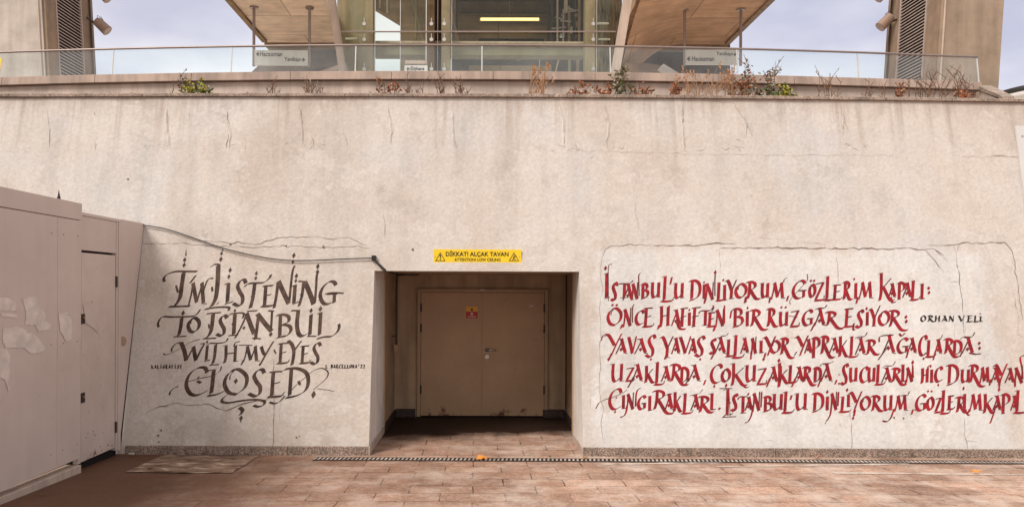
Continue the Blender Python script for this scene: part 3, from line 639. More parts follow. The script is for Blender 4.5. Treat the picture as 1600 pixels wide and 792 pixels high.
g4 = [('U', 951, 977, 568, 596), ('Z', 976, 993, 574, 594), ('A', 985, 1007, 569, 595), ('K', 1005, 1025, 571, 596), ('L', 1021, 1038, 565, 599), ('A', 1031, 1050, 572, 595), ('r', 1045, 1077, 569, 595), ('D', 1060, 1078, 574, 596), ('A', 1073, 1097, 570, 595), (',', 1098, 1104, 593, 601), ('C', 1107, 1130, 569, 598), ('O', 1125, 1143, 576, 596), ('K', 1139, 1169, 567, 600), ('U', 1161, 1184, 570, 596), ('Z', 1181, 1200, 575, 599), ('A', 1199, 1218, 573, 596), ('K', 1214, 1235, 572, 597), ('L', 1229, 1246, 570, 596), ('A', 1239, 1258, 573, 595), ('r', 1252, 1277, 573, 596), ('D', 1269, 1285, 574, 595), ('A', 1280, 1303, 568, 595), (',', 1303, 1309, 593, 600),
      ('S', 1312, 1327, 568, 600), ('U', 1324, 1342, 574, 596), ('C', 1341, 1358, 573, 597), ('U', 1353, 1370, 574, 596), ('L', 1366, 1383, 569, 599), ('A', 1375, 1396, 574, 597), ('r', 1391, 1418, 575, 596), ('I', 1404, 1417, 569, 596), ('N', 1414, 1429, 574, 596), ('H', 1437, 1453, 575, 597), ('I', 1450, 1461, 577, 597), ('C', 1458, 1474, 573, 596), ('D', 1477, 1500, 570, 599), ('U', 1498, 1518, 577, 597), ('r', 1512, 1541, 570, 597), ('M', 1529, 1549, 573, 597), ('A', 1546, 1565, 574, 597), ('Y', 1551, 1576, 569, 598), ('A', 1568, 1588, 575, 597), ('N', 1583, 1601, 574, 598)]
def x4(p):
    p.stroke([(990, 588), (985, 598), (981, 605)], .5); p.stroke([(1077, 590), (1071, 600)], .5); p.stroke([(1203, 590), (1198, 604)], .6); p.stroke([(1243, 590), (1237, 604)], .6); p.stroke([(1283, 590), (1278, 604)], .5)
    for x, y in ((1116, 603), (1466, 601)): p.diamond(x, y, 1.9, 1.4)
    p.stroke([(1218, 567), (1218, 590), (1217, 604)], 1.0); p.diamond(1217, 563, 2.6, 1.5)
    p.stroke([(1281, 572), (1285, 568), (1296, 567), (1303, 564)], .3); p.stroke([(1378, 574), (1384, 571), (1394, 571), (1399, 564)], .28)
    p.stroke([(1427, 590), (1426, 570)], .4); p.diamond(1426, 566, 2.6, 1.6); p.diamond(1454, 572, 2.1, 1.4); p.stroke([(1449, 582), (1450, 573), (1453, 570)], .4)
    p.stroke([(1416, 592), (1414, 602)], .6); p.stroke([(1559, 594), (1562, 605)], .2); p.stroke([(1563, 594), (1561, 606)], .55); p.diamond(1561, 608.5, 2.5, 1.4)
    p.stroke([(1598, 592), (1597, 575), (1594, 560), (1597, 556), (1602, 555)], .5); p.stroke([(1586, 594), (1586, 604)], .6)
    p.stroke([(1312, 600), (1310, 598)], .5); p.diamond(1311, 585, 1.2); p.stroke([(1158, 599), (1165, 605), (1170, 604)], .5); p.stroke([(1548, 592), (1546, 602)], .6)
line('painted_line', g4, 5.0, RED, 'red fourth line: UZAKLARDA, ÇOK UZAKLARDA, SUCULARIN HİÇ DURMAYAN', x4)
g5 = [('C', 948, 973, 607, 639), ('I', 968, 980, 617, 638), ('N', 977, 993, 615, 639), ('G', 994, 1011, 618, 639), ('I', 1009, 1021, 618, 641), ('r', 1018, 1054, 610, 639), ('A', 1037, 1054, 616, 639), ('K', 1050, 1068, 612, 641), ('L', 1064, 1082, 614, 644), ('A', 1077, 1096, 617, 640), ('R', 1089, 1117, 619, 643), ('I', 1104, 1120, 614, 640), ('I', 1126, 1147, 607, 648), ('S', 1141, 1154, 615, 641), ('T', 1151, 1172, 618, 645), ('A', 1162, 1178, 620, 640), ('N', 1174, 1190, 614, 641), ('B', 1191, 1208, 619, 641), ('U', 1204, 1226, 615, 640), ('L', 1221, 1240, 611, 643), (',', 1234, 1238, 617, 624), ('U', 1239, 1264, 614, 640), ('D', 1267, 1289, 614, 641), ('I', 1288, 1297, 619, 640), ('N', 1296, 1310, 614, 640), ('L', 1310, 1329, 619, 642), ('I', 1320, 1331, 616, 635), ('Y', 1325, 1349, 612, 640), ('O', 1342, 1362, 619, 640), ('R', 1359, 1383, 618, 641), ('U', 1377, 1397, 617, 641), ('M', 1396, 1421, 617, 641), (',', 1423, 1428, 639, 647),
      ('G', 1428, 1449, 616, 641), ('O', 1446, 1461, 620, 640), ('Z', 1459, 1473, 621, 643), ('L', 1468, 1485, 609, 644), ('E', 1478, 1493, 618, 638), ('R', 1491, 1516, 620, 643), ('I', 1501, 1513, 615, 641), ('M', 1513, 1538, 615, 641), ('K', 1534, 1556, 615, 643), ('A', 1549, 1567, 618, 640), ('P', 1562, 1580, 615, 644), ('A', 1577, 1593, 618, 640), ('L', 1583, 1604, 609, 643), ('I', 1603, 1613, 614, 641)]
def x5(p):
    p.stroke([(931, 638), (936, 629), (945, 624), (958, 620), (972, 614), (980, 608)], .28); p.diamond(961, 643, 1.8, 1.4); p.diamond(963, 621, 1.3)
    p.stroke([(980, 632), (978, 644), (974, 650), (969, 651)], .6); p.stroke([(993, 635), (994, 616), (997, 608), (1001, 606)], .5)
    p.stroke([(1078, 618), (1085, 616), (1093, 614), (1098, 608)], .26); p.stroke([(1039, 618), (1044, 615), (1050, 615)], .35)
    p.diamond(1124, 638, 2.5, 1.0); p.diamond(1134.5, 602, 2.4, 1.6); p.stroke([(1124, 606.5), (1144, 606.5)], .36); p.stroke([(1128, 651.5), (1150, 650.5)], .36); p.stroke([(1135, 646), (1130, 651)], .6); p.stroke([(1139, 607), (1141, 651)], .14); p.diamond(1140.5, 629, 1.5)
    p.stroke([(1177, 632), (1174, 648), (1169, 658), (1164, 660)], .55); p.stroke([(1189, 636), (1190, 612)], .5)
    p.stroke([(1299, 634), (1297, 648), (1291, 658)], .55); p.stroke([(1309, 634), (1310, 612)], .6)
    p.diamond(1292.5, 612, 2.3, 1.5); p.diamond(1323.5, 609, 2.3, 1.5); p.stroke([(1336, 640), (1334, 650)], .7); p.diamond(1333, 653, 2.3, 1.4)
    p.stroke([(1397, 638), (1392, 652), (1386, 658), (1379, 657)], .6); p.stroke([(1404, 619), (1412, 617), (1418, 617), (1421, 611)], .35)
    for x in (1450, 1455.5): p.diamond(x, 611, 2.2, .9)
    p.diamond(1505.5, 606.5, 2.2, 1.7); p.stroke([(1556, 634), (1551, 650), (1547, 661)], .55); p.stroke([(1515, 638), (1513, 645)], .6); p.stroke([(1508, 641), (1513, 648), (1516, 647)], .5)
line('painted_line', g5, 5.0, RED, 'red fifth line: ÇINGIRAKLARI. İSTANBUL’U DİNLİYORUM, GÖZLERİM KAPALI', x5)
gn = [('O', 1438, 1447, 493, 502), ('R', 1449, 1461, 493, 502), ('H', 1460, 1469.5, 493, 502), ('A', 1471, 1481, 493, 502), ('N', 1482, 1491.5, 493.5, 502), ('V', 1496, 1508, 493, 502), ('E', 1510, 1520, 493, 502), ('L', 1521, 1529.5, 493, 502), ('I', 1528, 1536, 494, 502)]
line('painted_name', gn, 2.7, INK, 'small black words ORHAN VELİ', lambda p: p.diamond(1531.5, 490, 1.3, 1.0), hair=.6)

# sepia block
h1 = [('M', 292, 326, 441, 475), ('S', 362, 387, 436, 477), ('E', 406, 430, 446, 477), ('G', 495, 529, 439, 475)]
def y1(p):
    p.stroke([(257, 440), (256, 434), (262, 428), (275, 424), (290, 424), (308, 424)], .75); p.stroke([(287, 425), (284, 445), (281, 465), (273, 478)], 1.25); p.stroke([(264, 479), (297, 478)], .7); p.stroke([(275, 446), (278, 457)], .5)
    p.diamond(288.5, 406, 2.9, 1.5); p.diamond(287.5, 414, 2.9, 1.4); p.spike(290, 388, 399, 1.6); p.stroke([(306, 430), (297, 442)], .7)
    p.stroke([(316, 460), (323, 440), (328, 435), (333, 435)], .4)
    p.stroke([(329, 417), (335, 413), (342, 413)], .5); p.stroke([(341, 414), (340, 440), (337, 465), (330, 479)], 1.3); p.stroke([(320, 483), (338, 480), (357, 480), (357, 485)], .7); p.stroke([(338, 475), (342, 473)], .5); p.stroke([(331, 448), (332, 455)], .5)
    p.diamond(345, 405, 3.0, 1.5); p.diamond(346, 396, 2.4, 1.5); p.spike(347.5, 386, 392, 1.3)
    p.stroke([(357, 443), (355, 472)], 1.05); p.stroke([(351, 444), (358, 442)], .4); p.stroke([(351, 475), (364, 471)], .55); p.diamond(357.5, 432, 2.5, 1.7); p.diamond(359.5, 422, 2.8, 1.6)
    p.stroke([(382, 448), (388, 443), (400, 442), (412, 441), (421, 434), (423, 429)], .7); p.stroke([(398, 443), (395, 465), (391, 481)], 1.05); p.stroke([(386, 486), (402, 485)], .4); p.diamond(400.5, 427, 2.3, 1.8); p.diamond(399.5, 434.5, 2.5, 1.4); p.diamond(393, 463, 1.6)
    p.stroke([(434, 441), (432, 460), (428, 481)], .8); p.stroke([(435, 439), (443, 457), (451, 474)], 1.2); p.stroke([(452, 470), (455, 440), (457, 424), (460, 415)], .6); p.diamond(459, 399, 2.9, 1.6); p.diamond(457.5, 409, 2.2, 1.8); p.diamond(431, 460, 1.4)
    p.stroke([(461, 446), (459, 473)], 1.0); p.stroke([(456, 447), (463, 445)], .4); p.stroke([(457, 475), (467, 471)], .5); p.diamond(463, 431, 2.8, 1.6); p.diamond(462, 438.5, 2.4, 1.6)
    p.stroke([(474, 441), (472, 460), (467, 478)], .8); p.stroke([(466, 439), (477, 440)], .5); p.stroke([(476, 440), (484, 458), (490, 475)], 1.25); p.stroke([(492, 472), (494, 445), (495, 430), (497, 425)], .6); p.diamond(496.5, 416, 2.9, 1.6); p.diamond(496, 424.5, 2.9, 1.3); p.diamond(470, 460, 1.4)
    p.stroke([(508, 459), (520, 457), (537, 458)], .4)
line('painted_line', h1, 5.9, BR, 'dark sepia line: I’M LISTENING', y1)
h2 = [('S', 336, 357, 492, 524), ('B', 430, 458, 491, 525), ('O', 290, 315, 496, 519)]
def y2(p):
    p.stroke([(248, 511), (247, 504), (254, 495), (270, 495), (300, 494), (308, 490), (313, 483)], .6); p.stroke([(284, 496), (282, 512), (279, 524)], 1.1); p.stroke([(271, 526), (291, 525)], .4); p.diamond(286, 489, 3.2, 1.4); p.diamond(282, 509, 1.6)
    p.stroke([(323, 490), (345, 488)], .5); p.stroke([(333, 490), (331, 510), (328, 521), (322, 528)], 1.15); p.stroke([(317, 529), (338, 528)], .5); p.stroke([(326, 506), (327, 513)], .4)
    p.stroke([(356, 494), (362, 490), (380, 489), (379, 497)], .55); p.stroke([(367, 490), (365, 522)], 1.1); p.stroke([(357, 524), (372, 523)], .4); p.diamond(367, 485, 2.2, 1.5); p.diamond(363, 506, 1.6)
    p.stroke([(386, 489), (378, 508), (367, 528)], .6); p.stroke([(385, 489), (391, 506), (397, 521)], 1.2); p.diamond(381, 512, 2.6, 1.1); p.stroke([(397, 522), (401, 523)], .4)
    p.stroke([(404, 490), (402, 508), (399, 530)], .9); p.stroke([(402, 490), (413, 504), (424, 517)], 1.25); p.stroke([(425, 486), (424, 505), (423, 518)], .6); p.stroke([(419, 485), (428, 486)], .5); p.diamond(423, 522, 3.2, 1.3); p.stroke([(394, 528), (408, 529)], .4); p.diamond(400, 507, 1.4)
    p.stroke([(455, 485), (466, 485)], .5); p.stroke([(466, 485), (464, 505), (466, 520), (472, 525), (482, 520)], 1.15); p.stroke([(486, 491), (484, 523)], 1.0); p.stroke([(480, 525), (494, 525)], .4); p.diamond(486, 485, 2.8, 1.5)
    p.stroke([(501, 489), (499, 523)], 1.0); p.stroke([(496, 490), (503, 488)], .4); p.stroke([(495, 529), (507, 526), (518, 525), (527, 518), (530, 510), (529, 506)], .75); p.diamond(500.5, 482.5, 3.2, 1.4); p.diamond(498, 507, 1.5)
line('painted_line', h2, 5.8, BR, 'dark sepia line: TO ISTANBUL', y2)
h3 = [('H', 346, 374, 539, 565), ('E', 431, 453, 536, 566), ('E', 466, 486, 540, 566), ('S', 483, 503, 535, 568), ('M', 378, 408, 540, 564)]
def y3(p):
    p.stroke([(255, 552), (260, 554), (270, 550), (285, 542), (298, 534), (312, 530)], .35); p.stroke([(268, 549), (269, 543), (276, 536), (284, 535)], .5)
    p.stroke([(283, 535), (288, 548), (291, 563)], 1.3); p.stroke([(291, 563), (298, 550), (304, 540)], .6); p.stroke([(302, 541), (304, 552), (306, 563)], 1.2); p.stroke([(306, 563), (313, 548), (319, 537)], .8); p.stroke([(313, 537), (320, 536)], .4)
    p.stroke([(324, 540), (322, 562)], .9); p.stroke([(319, 564), (328, 562)], .4); p.diamond(323.5, 534, 2.0, 1.5)
    p.stroke([(322, 540), (328, 536), (340, 536), (352, 534), (356, 528)], .5); p.stroke([(337, 538), (335, 558), (332, 568)], 1.0); p.stroke([(327, 570), (342, 569)], .4)
    p.stroke([(373, 539), (394, 539)], .35); p.stroke([(365, 541), (368, 535), (375, 533)], .4); p.stroke([(380, 562), (377, 570)], .5)
    p.stroke([(408, 541), (411, 550), (414, 554)], 1.0); p.stroke([(427, 533), (416, 552), (406, 570)], .7); p.diamond(406, 569, 2.0)
    p.stroke([(450, 532), (456, 538), (459, 548), (458, 560), (456, 570)], 1.1); p.stroke([(471, 532), (460, 547)], .6); p.stroke([(428, 546), (431, 552)], .4)
line('painted_line', h3, 5.0, BR, 'dark sepia line: WITH MY EYES', y3)
h4 = [('C', 284, 327, 573, 617), ('O', 345, 391, 576, 616), ('S', 386, 416, 576, 618), ('E', 416, 445, 580, 618), ('D', 442, 487, 575, 618)]
def y4(p):
    p.stroke([(334, 578), (332, 598), (330, 614)], 1.1); p.stroke([(325, 579), (335, 577)], .4); p.stroke([(324, 618), (338, 616), (350, 611)], .8)
    p.diamond(368.5, 595, 3.4, 1.4); p.diamond(489.8, 616, 3.8, 1.7)
    p.stroke([(265, 617), (266, 612), (272, 606), (279, 603)], .4); p.stroke([(290, 597), (312, 591), (330, 587), (343, 580), (346, 572)], .3); p.stroke([(308, 595), (314, 598)], .7); p.stroke([(309, 591), (311, 588)], .5)
    p.stroke([(356, 616), (348, 622), (347, 627), (356, 629), (375, 626), (395, 624), (412, 626), (412, 632), (404, 635), (396, 633)], .75)
    p.stroke([(374, 636), (379, 641), (375, 648)], 1.0); p.diamond(376.5, 653, 3.2, 1.5); p.spike(376, 654, 659, 1)
    p.stroke([(445, 618), (438, 626), (430, 630), (421, 628)], .6); p.stroke([(452, 613), (462, 602), (475, 591), (488, 580), (502, 575), (512, 580), (511, 589), (502, 598), (490, 608)], .3); p.stroke([(466, 595), (469, 601)], .6); p.stroke([(496, 607), (512, 609), (522, 611)], .1)
line('painted_line', h4, 6.3, BR, 'dark sepia line: CLOSED, with looping flourishes', y4)
def small(text, x0, x1, yt, yb, w, label):
    n = len(text); cw = (x1 - x0) / n; gl = []; dots = []
    for i, ch in enumerate(text):
        if ch == ' ': continue
        xa = x0 + i * cw
        if ch == 'İ': gl.append(('I', xa + .15 * cw, xa + .8 * cw, yt, yb)); dots.append(xa + .5 * cw)
        elif ch == "'": gl.append((',', xa + .3 * cw, xa + .6 * cw, yt - 1, yt + 2))
        else: gl.append((ch, xa + .06 * cw, xa + .9 * cw, yt, yb))
    line('painted_name', gl, w, INK, label, lambda p: [p.diamond(x, yt - 2, .8, 1) for x in dots], hair=.45)
small('KALİGRAFİST', 236, 285, 570, 575, 1.5, 'tiny dark word KALİGRAFİST')
small("L BARCELLONA'22", 508, 571, 569.5, 574.5, 1.5, "tiny dark words L BARCELLONA'22")

# ---------------------------------------------------------------- printed sign text with the built-in font
def text_mesh(txt, size_w, size_h, center, parent, m, name='sign_lettering', bold=.012):
    cu = bpy.data.curves.new('txt', 'FONT'); cu.body = txt; cu.size = 1; cu.offset = bold; cu.resolution_u = 3
    ob = bpy.data.objects.new('txt', cu); COL.objects.link(ob)
    dg = bpy.context.evaluated_depsgraph_get(); me = bpy.data.meshes.new_from_object(ob.evaluated_get(dg))
    bpy.data.objects.remove(ob)
    xs_ = [v.co.x for v in me.vertices]; ys_ = [v.co.y for v in me.vertices]
    x0, x1, y0, y1 = min(xs_), max(xs_), min(ys_), max(ys_)
    o0 = Vector((0, 0, 0)); q = parent
    while q: o0 = o0 + q.location; q = q.parent
    for v in me.vertices:
        p = Vector((center[0] + ((v.co.x - x0) / (x1 - x0) - .5) * size_w, center[1], center[2] + ((v.co.y - y0) / (y1 - y0) - .5) * size_h))
        v.co = p - o0
    me.materials.clear(); me.materials.append(m)
    o = bpy.data.objects.new(name, me); COL.objects.link(o); o.parent = parent
    return o

# yellow sign
c0 = Pw(746, 401.5); yS = wall_y(c0.x, c0.z + .12) - .035
def S_(px, py): return W(px, py, yS - .004)
sg = thing('warning_sign', (c0.x, yS, c0.z - .09), 'yellow low ceiling warning sign screwed to the wall above the door recess', 'sign')
a, bb = W(677.5, 412, yS), W(814.5, 390, yS)
b = MB(); b.box(a.x, bb.x, yS, yS + .012, a.z, bb.z); b.build('sign_plate', M['yellow'], sg, bevel=.002)
def pxw(n): return n * yS / F
cc = S_(745.5, 396.5); text_mesh('DİKKAT! ALÇAK TAVAN', pxw(98), pxw(10.6), (cc.x, yS - .003, cc.z), sg, M['signblack'], bold=.02)
cc = S_(746, 405.6); text_mesh('ATTENTION! LOW CEILING', pxw(72), pxw(4.8), (cc.x, yS - .003, cc.z), sg, M['signblack'], bold=.012)
for cx in (688, 803):
    b = MB()
    T = [(cx, 394), (cx + 8, 407.6), (cx - 8, 407.6)]
    for i in range(3):
        (x0, y0), (x1_, y1_) = T[i], T[(i + 1) % 3]; cxm, cym = cx, 403
        b.poly([S_(x0, y0), S_(x1_, y1_), S_(x1_ + (cxm - x1_) * .17, y1_ + (cym - y1_) * .17), S_(x0 + (cxm - x0) * .17, y0 + (cym - y0) * .17)])
    if cx < 700:
        b.poly([S_(687, 397.5), S_(689, 397.5), S_(688.6, 403), S_(687.4, 403)]); b.poly([S_(687.2, 404.2), S_(688.8, 404.2), S_(688.8, 405.8), S_(687.2, 405.8)])
    else:
        b.poly([S_(802.6, 399), S_(804.4, 398), S_(804.6, 399.8), S_(803.2, 400.6)]); b.poly([S_(802, 400.6), S_(804, 401), S_(803, 404), S_(801.6, 403.6)])
        b.poly([S_(801.6, 403.8), S_(802.4, 404), S_(801, 406.4), S_(799.8, 406.4)]); b.poly([S_(803, 403.6), S_(804, 403.4), S_(805.6, 406), S_(804.4, 406.2)]); b.poly([S_(804.6, 401), S_(807, 399.6), S_(807.2, 400.4), S_(804.6, 402)])
    b.build('hazard_triangle', M['signblack'], sg)
for px in (679.5, 811):
    b = MB(); q = S_(px, 400.5); b.tube([(q.x, yS - .006, q.z), (q.x, yS + .03, q.z)], .006, 8); b.build('screw', M['steel'], sg)

# grey metal panel at the right end of the wall
q0 = Pw(1592, 250); b = MB()
P4 = [Pw(1587, 197, .03), Pw(1660, 197, .03), Pw(1676, 420, .03), Pw(1616, 420, .03)]
pn = thing('wall_panel', (q0.x, q0.y, q0.z), 'light grey sheet metal panel fixed high at the right end of the wall', 'panel')
b.prism(P4, (0, .026, 0)); b.build('panel_sheet', M['lightgrey'], pn)
b = MB(); q = Pw(1597, 213, .03); b.tube([q + Vector((0, -.008, 0)), q + Vector((0, .01, 0))], .014, 8); b.build('bolt', M['steel'], pn)

# ---------------------------------------------------------------- double door in the recess
YD = YB - .03
dr = thing('double_door', (0.0, YD, 0), 'brown metal double door at the back of the low recess, rust along its foot', 'door')
def dx(px): return W(px, 550, YD).x
def dz(py): return W(750, py, YD).z
x0, x1_, xm = dx(652), dx(856), dx(753)
zt = dz(451.5)
b = MB()
b.box(x0, x0 + .05, YD - .01, YD + .035, .01, zt); b.box(x1_ - .05, x1_, YD - .01, YD + .035, .01, zt); b.box(x0 + .05, x1_ - .05, YD - .01, YD + .035, zt - .05, zt)
b.build('door_frame', M['frame'], dr, bevel=.004)
leaf = []
for xa, xb in ((x0 + .054, xm - .004), (xm + .004, x1_ - .054)):
    b = MB(); b.box(xa, xb, YD + .004, YD + .03, .025, zt - .054); o = b.build('door_leaf', M['door'], dr, bevel=.003); leaf.append(o)
    xh = xa if xa < 0 and xb <= xm else xb
    for zz in (.35, 1.25, 1.55):
        b = MB(); b.box(xh - .012, xh + .012, YD - .016, YD + .012, zz, zz + .12); b.build('hinge', M['pipe'], o)
b = MB(); b.box(xm - .012, xm + .012, YD - .006, YD + .003, .03, zt - .056); b.build('astragal', M['frame'], leaf[0])
b = MB(); b.box(x0 + .054, x1_ - .054, YD + .028, YD + .038, .0, zt - .05); b.build('dark_rebate', M['gap'], dr)
qh = (dx(761), YD, dz(546)); b = MB()
b.tube([(qh[0], YD + .003, qh[2]), (qh[0], YD - .012, qh[2])], .028, 16); b.tube([(qh[0], YD - .01, qh[2]), (qh[0], YD - .05, qh[2])], .009, 8)
b.tube([(qh[0] - .006, YD - .05, qh[2]), (qh[0] + .06, YD - .052, qh[2] + .001), (qh[0] + .135, YD - .045, qh[2] - .004)], .010, 8)
b.build('handle', M['steel'], leaf[1], smooth=True)
zk = dz(557); b = MB(); b.tube([(qh[0], YD + .003, zk), (qh[0], YD - .010, zk)], .026, 16); o = b.build('keyhole_plate', M['steel'], leaf[1])
b = MB(); b.box(qh[0] - .006, qh[0] + .006, YD - .014, YD - .0105, zk - .014, zk + .012); b.build('keyhole', M['black'], o)
b = MB(); b.box(dx(728), dx(746), YD + .0005, YD + .0035, dz(497), dz(487)); o = b.build('red_sticker', M['redlabel'], leaf[0])
b = MB(); q = (dx(737), dz(490.5)); b.tube([(q[0], YD - .001, q[1]), (q[0], YD + .002, q[1])], .018, 12); b.box(dx(731), dx(743), YD - .002, YD + .0002, dz(495), dz(494)); b.build('sticker_print', M['signwhite'], o)
b = MB(); b.box(dx(728), dx(746), YD + .0005, YD + .0035, dz(486.4), dz(479)); o = b.build('orange_sticker', M['orangelabel'], leaf[0])
b = MB(); b.prism([(dx(734.6), YD - .001, dz(485.4)), (dx(739.4), YD - .001, dz(485.4)), (dx(737), YD - .001, dz(480.4))], (0, .002, 0)); b.build('sticker_print', M['signblack'], o)
b = MB(); b.box(dx(827), dx(833), YD + .0005, YD + .0035, dz(478.3), dz(476.6)); b.build('white_sticker', M['signwhite'], leaf[1])
b = MB(); b.box(dx(750), dx(757), YD - .016, YD - .011, zt - .016, zt - .002); b.build('closer_plate', M['signwhite'], dr)

# conduit and pipe in the recess
cd = thing('cable_conduit', (XL + .06, 10.55, 1.2), 'thin dark cable conduit ending in a small box inside the recess, beside the cable', 'conduit')
b = MB(); q = W(619.5, 480, 10.55); zb_ = W(619.5, 538, 10.55).z; b.tube([(q.x, 10.55, ZC - .004), (q.x, 10.55, zb_)], .016, 8); b.build('conduit_tube', M['pipe'], cd)
b = MB(); b.box(q.x - .03, q.x + .03, 10.52, 10.58, zb_ - .10, zb_); b.build('junction_box', M['frame'], cd, bevel=.004)
b = MB(); b.box(XL + .005, q.x - .02, 10.53, 10.57, 1.2, 1.22); b.build('bracket', M['pipe'], cd)
b = MB(); q = W(884.5, 500, 10.8); b.tube([(q.x, 10.80, ZC - .004), (q.x, 10.80, .13)], .010, 8)
tag(b.build('drain_pipe', M['pipe'], origin=(q.x, 10.8, .13)), 'dark vertical pipe in the back corner of the recess, right of the brown door', 'pipe')

# cable
b = MB()
pth = [(222, 351.5), (260, 358), (300, 371), (350, 388), (400, 400), (440, 406), (480, 407), (540, 404.5), (584, 403)]
b.tube([Pw(x, y, .028) for x, y in crom(pth, 4)], .0075, 6)
q = [Pw(584, 403, .035), Pw(590, 411, .03), Pw(600, 421, .03)]
e1 = Vector((W(612, 430, 9.0).x, 9.2, ZC - .02)); e2 = Vector((W(640, 430, 9.4).x, 9.6, ZC - .035)); e3 = Vector((W(655, 429, 10.2).x, 10.1, ZC - .02)); e4 = Vector((W(619.5, 430, 10.5).x, 10.5, ZC - .02))
b.tube(q + [e1], [.012, .015, .017, .012], 6); b.tube([e1, e2, e3, e4], .011, 6)
cb = thing('overhead_cable', tuple(Pw(222, 352, .05)), 'thin black cable sagging from the grey hoarding to the corner of the recess', 'cable')
b.build('cable_run', M['cable'], cb)
b = MB(); q = Pw(584, 403, .03); b.box(q.x - .025, q.x + .025, q.y - .02, q.y + .04, q.z - .03, q.z + .03); b.build('cable_clip', M['black'], cb, bevel=.004)

# ---------------------------------------------------------------- site hoarding on the left
HX = -4.06
hd = thing('site_hoarding', (HX, 7.5, 0), 'taupe board hoarding with a locked door and torn poster residue, left of the wall', 'hoarding')
def Hp(px, py, off=0):        # a point on the hoarding's face
    dxx, dyy = unroll(px, py); D = (HX + off) * F / dxx
    return W(px, py, D)
y1, y2, y3, y4 = 7.47, 7.53, 8.25, 8.36
def Hz(y): return gz(y)
b = MB()
for ya, yb_ in ((1.5, 3.4), (3.404, 5.2), (5.204, 7.05), (7.054, y1)):
    b.box(HX - .12, HX + .03, ya, yb_, .17, 2.56)
b.build('board_panel', M['hoard'], hd, bevel=.003)
b = MB(); b.box(HX - .12, HX + .034, 1.5, y1 + .004, 2.566, 2.735); b.build('top_board', M['hoard'], hd, bevel=.003)
b = MB(); b.hexa([(HX - .1, 1.5, .0), (HX + .05, 1.5, .0), (HX + .05, y1 - .02, .0), (HX - .1, y1 - .02, .0)], [(HX - .1, 1.5, .20), (HX + .05, 1.5, .20), (HX + .05, y1 - .02, .105), (HX - .1, y1 - .02, .105)]); b.build('base_rail', M['prop'], hd, bevel=.004)
b = MB(); b.box(HX - .12, HX - .004, y1 + .006, y3, 2.27, 2.62); b.box(HX - .12, HX + .004, y1 + .006, y4, 2.622, 2.655); b.build('head_board', M['hoard'], hd, bevel=.003)
b = MB(); b.box(HX - .12, HX - .05, y1 + .006, y4, .0, 2.268); b.build('dark_backing', M['gap'], hd)
b = MB(); b.box(HX - .06, HX, y1 + .006, y2, .10, 2.268); b.box(HX - .06, HX, y3 + .004, y3 + .04, .07, 2.62); b.box(HX - .06, HX + .006, y3 + .046, y4, .06, 2.62); b.build('door_post', M['hoard'], hd, bevel=.003)
b = MB(); b.box(HX - .045, HX - .004, y2 + .01, y3 - .012, .105, 2.245); dd = b.build('hoarding_door', M['hoard_door'], hd, bevel=.003)
for py in (498, 621):
    b = MB(); q = Hp(129.5, py); b.box(HX - .006, HX + .004, q.y - .045, q.y + .035, q.z - .05, q.z + .05); o = b.build('lock_plate', M['black'], dd)
    b = MB(); b.tube([(HX, q.y, q.z + .01), (HX + .02, q.y, q.z + .01)], .013, 10); b.build('lock_barrel', mat('brass', (.45, .25, .10), .4, .2, 9, metal=.6) if 'brass' not in bpy.data.materials else bpy.data.materials['brass'], o)
for py in (440, 668):
    b = MB(); q = Hp(178, py); b.tube([(HX + .006, y3 - .004, q.z - .06), (HX + .006, y3 - .004, q.z + .06)], .012, 8); b.build('hinge', M['pipe'], dd)
# end panel cut to the wall's batter
b = MB()
def ep(z, g): return wall_y(HX, z) - g
top = 2.66; pts = [(HX, y4 + .006, .05), (HX, ep(.05, .08), .05), (HX, ep(1.2, .035), 1.2), (HX, ep(top, .01), top), (HX, y4 + .006, top)]
b.prism([Vector(p) for p in pts], (-.05, 0, 0)); b.build('end_panel', M['hoard'], hd)
b = MB(); q = Hp(100, 318, .03); b.tube([(HX - .02, q.y, 2.735), (HX - .02, q.y, 2.765)], .016, 8); b.tube([(HX - .02, q.y, 2.765), (HX - .02, q.y, 2.83)], [.012, .002], 8); b.build('post_spike', M['black'], hd)
# paste residue
def blob(b, pts, off, amp=.9):
    out = []
    for i in range(len(pts)):
        (xa, ya), (xb, yb_) = pts[i], pts[(i + 1) % len(pts)]
        for k in range(8):
            t = k / 8; out.append((xa + (xb - xa) * t + random.gauss(0, amp) * random.choice((.3, .6, 1.2)), ya + (yb_ - ya) * t + random.gauss(0, amp) * random.choice((.3, .6, 1.2))))
    P = [Hp(x, y, off) for x, y in out]; b.poly(P)
RES = [[(-20, 25), (60, 25), (110, 50), (130, 80), (115, 130), (60, 120), (-20, 120)], [(10, 140), (130, 155), (130, 180), (10, 170)],
       [(170, 35), (230, 15), (285, 20), (300, 80), (350, 150), (350, 200), (395, 230), (390, 270), (295, 285), (275, 240), (195, 230), (200, 150), (190, 90)],
       [(25, 265), (130, 245), (200, 270), (210, 300), (260, 290), (290, 330), (350, 410), (340, 440), (240, 455), (180, 410), (40, 410), (20, 350)],
       [(-20, 410), (50, 420), (80, 480), (75, 640), (60, 680), (80, 720), (65, 745), (40, 660), (-20, 630)],
       [(455, 150), (520, 135), (555, 200), (555, 350), (510, 365), (490, 320), (465, 280)]]
b = MB()
for i, r in enumerate(RES): blob(b, [(x / 4.95, 460 + y / 4.95) for x, y in r], .0325 + .0004 * i, .42)
b.build('poster_residue', M['glue'], hd)
b = MB(); blob(b, [(130, 476), (140, 470), (146, 478), (150, 500), (156, 512), (154, 521), (146, 512), (134, 505)], .001, .6); b.build('poster_residue', M['hoard'], dd)
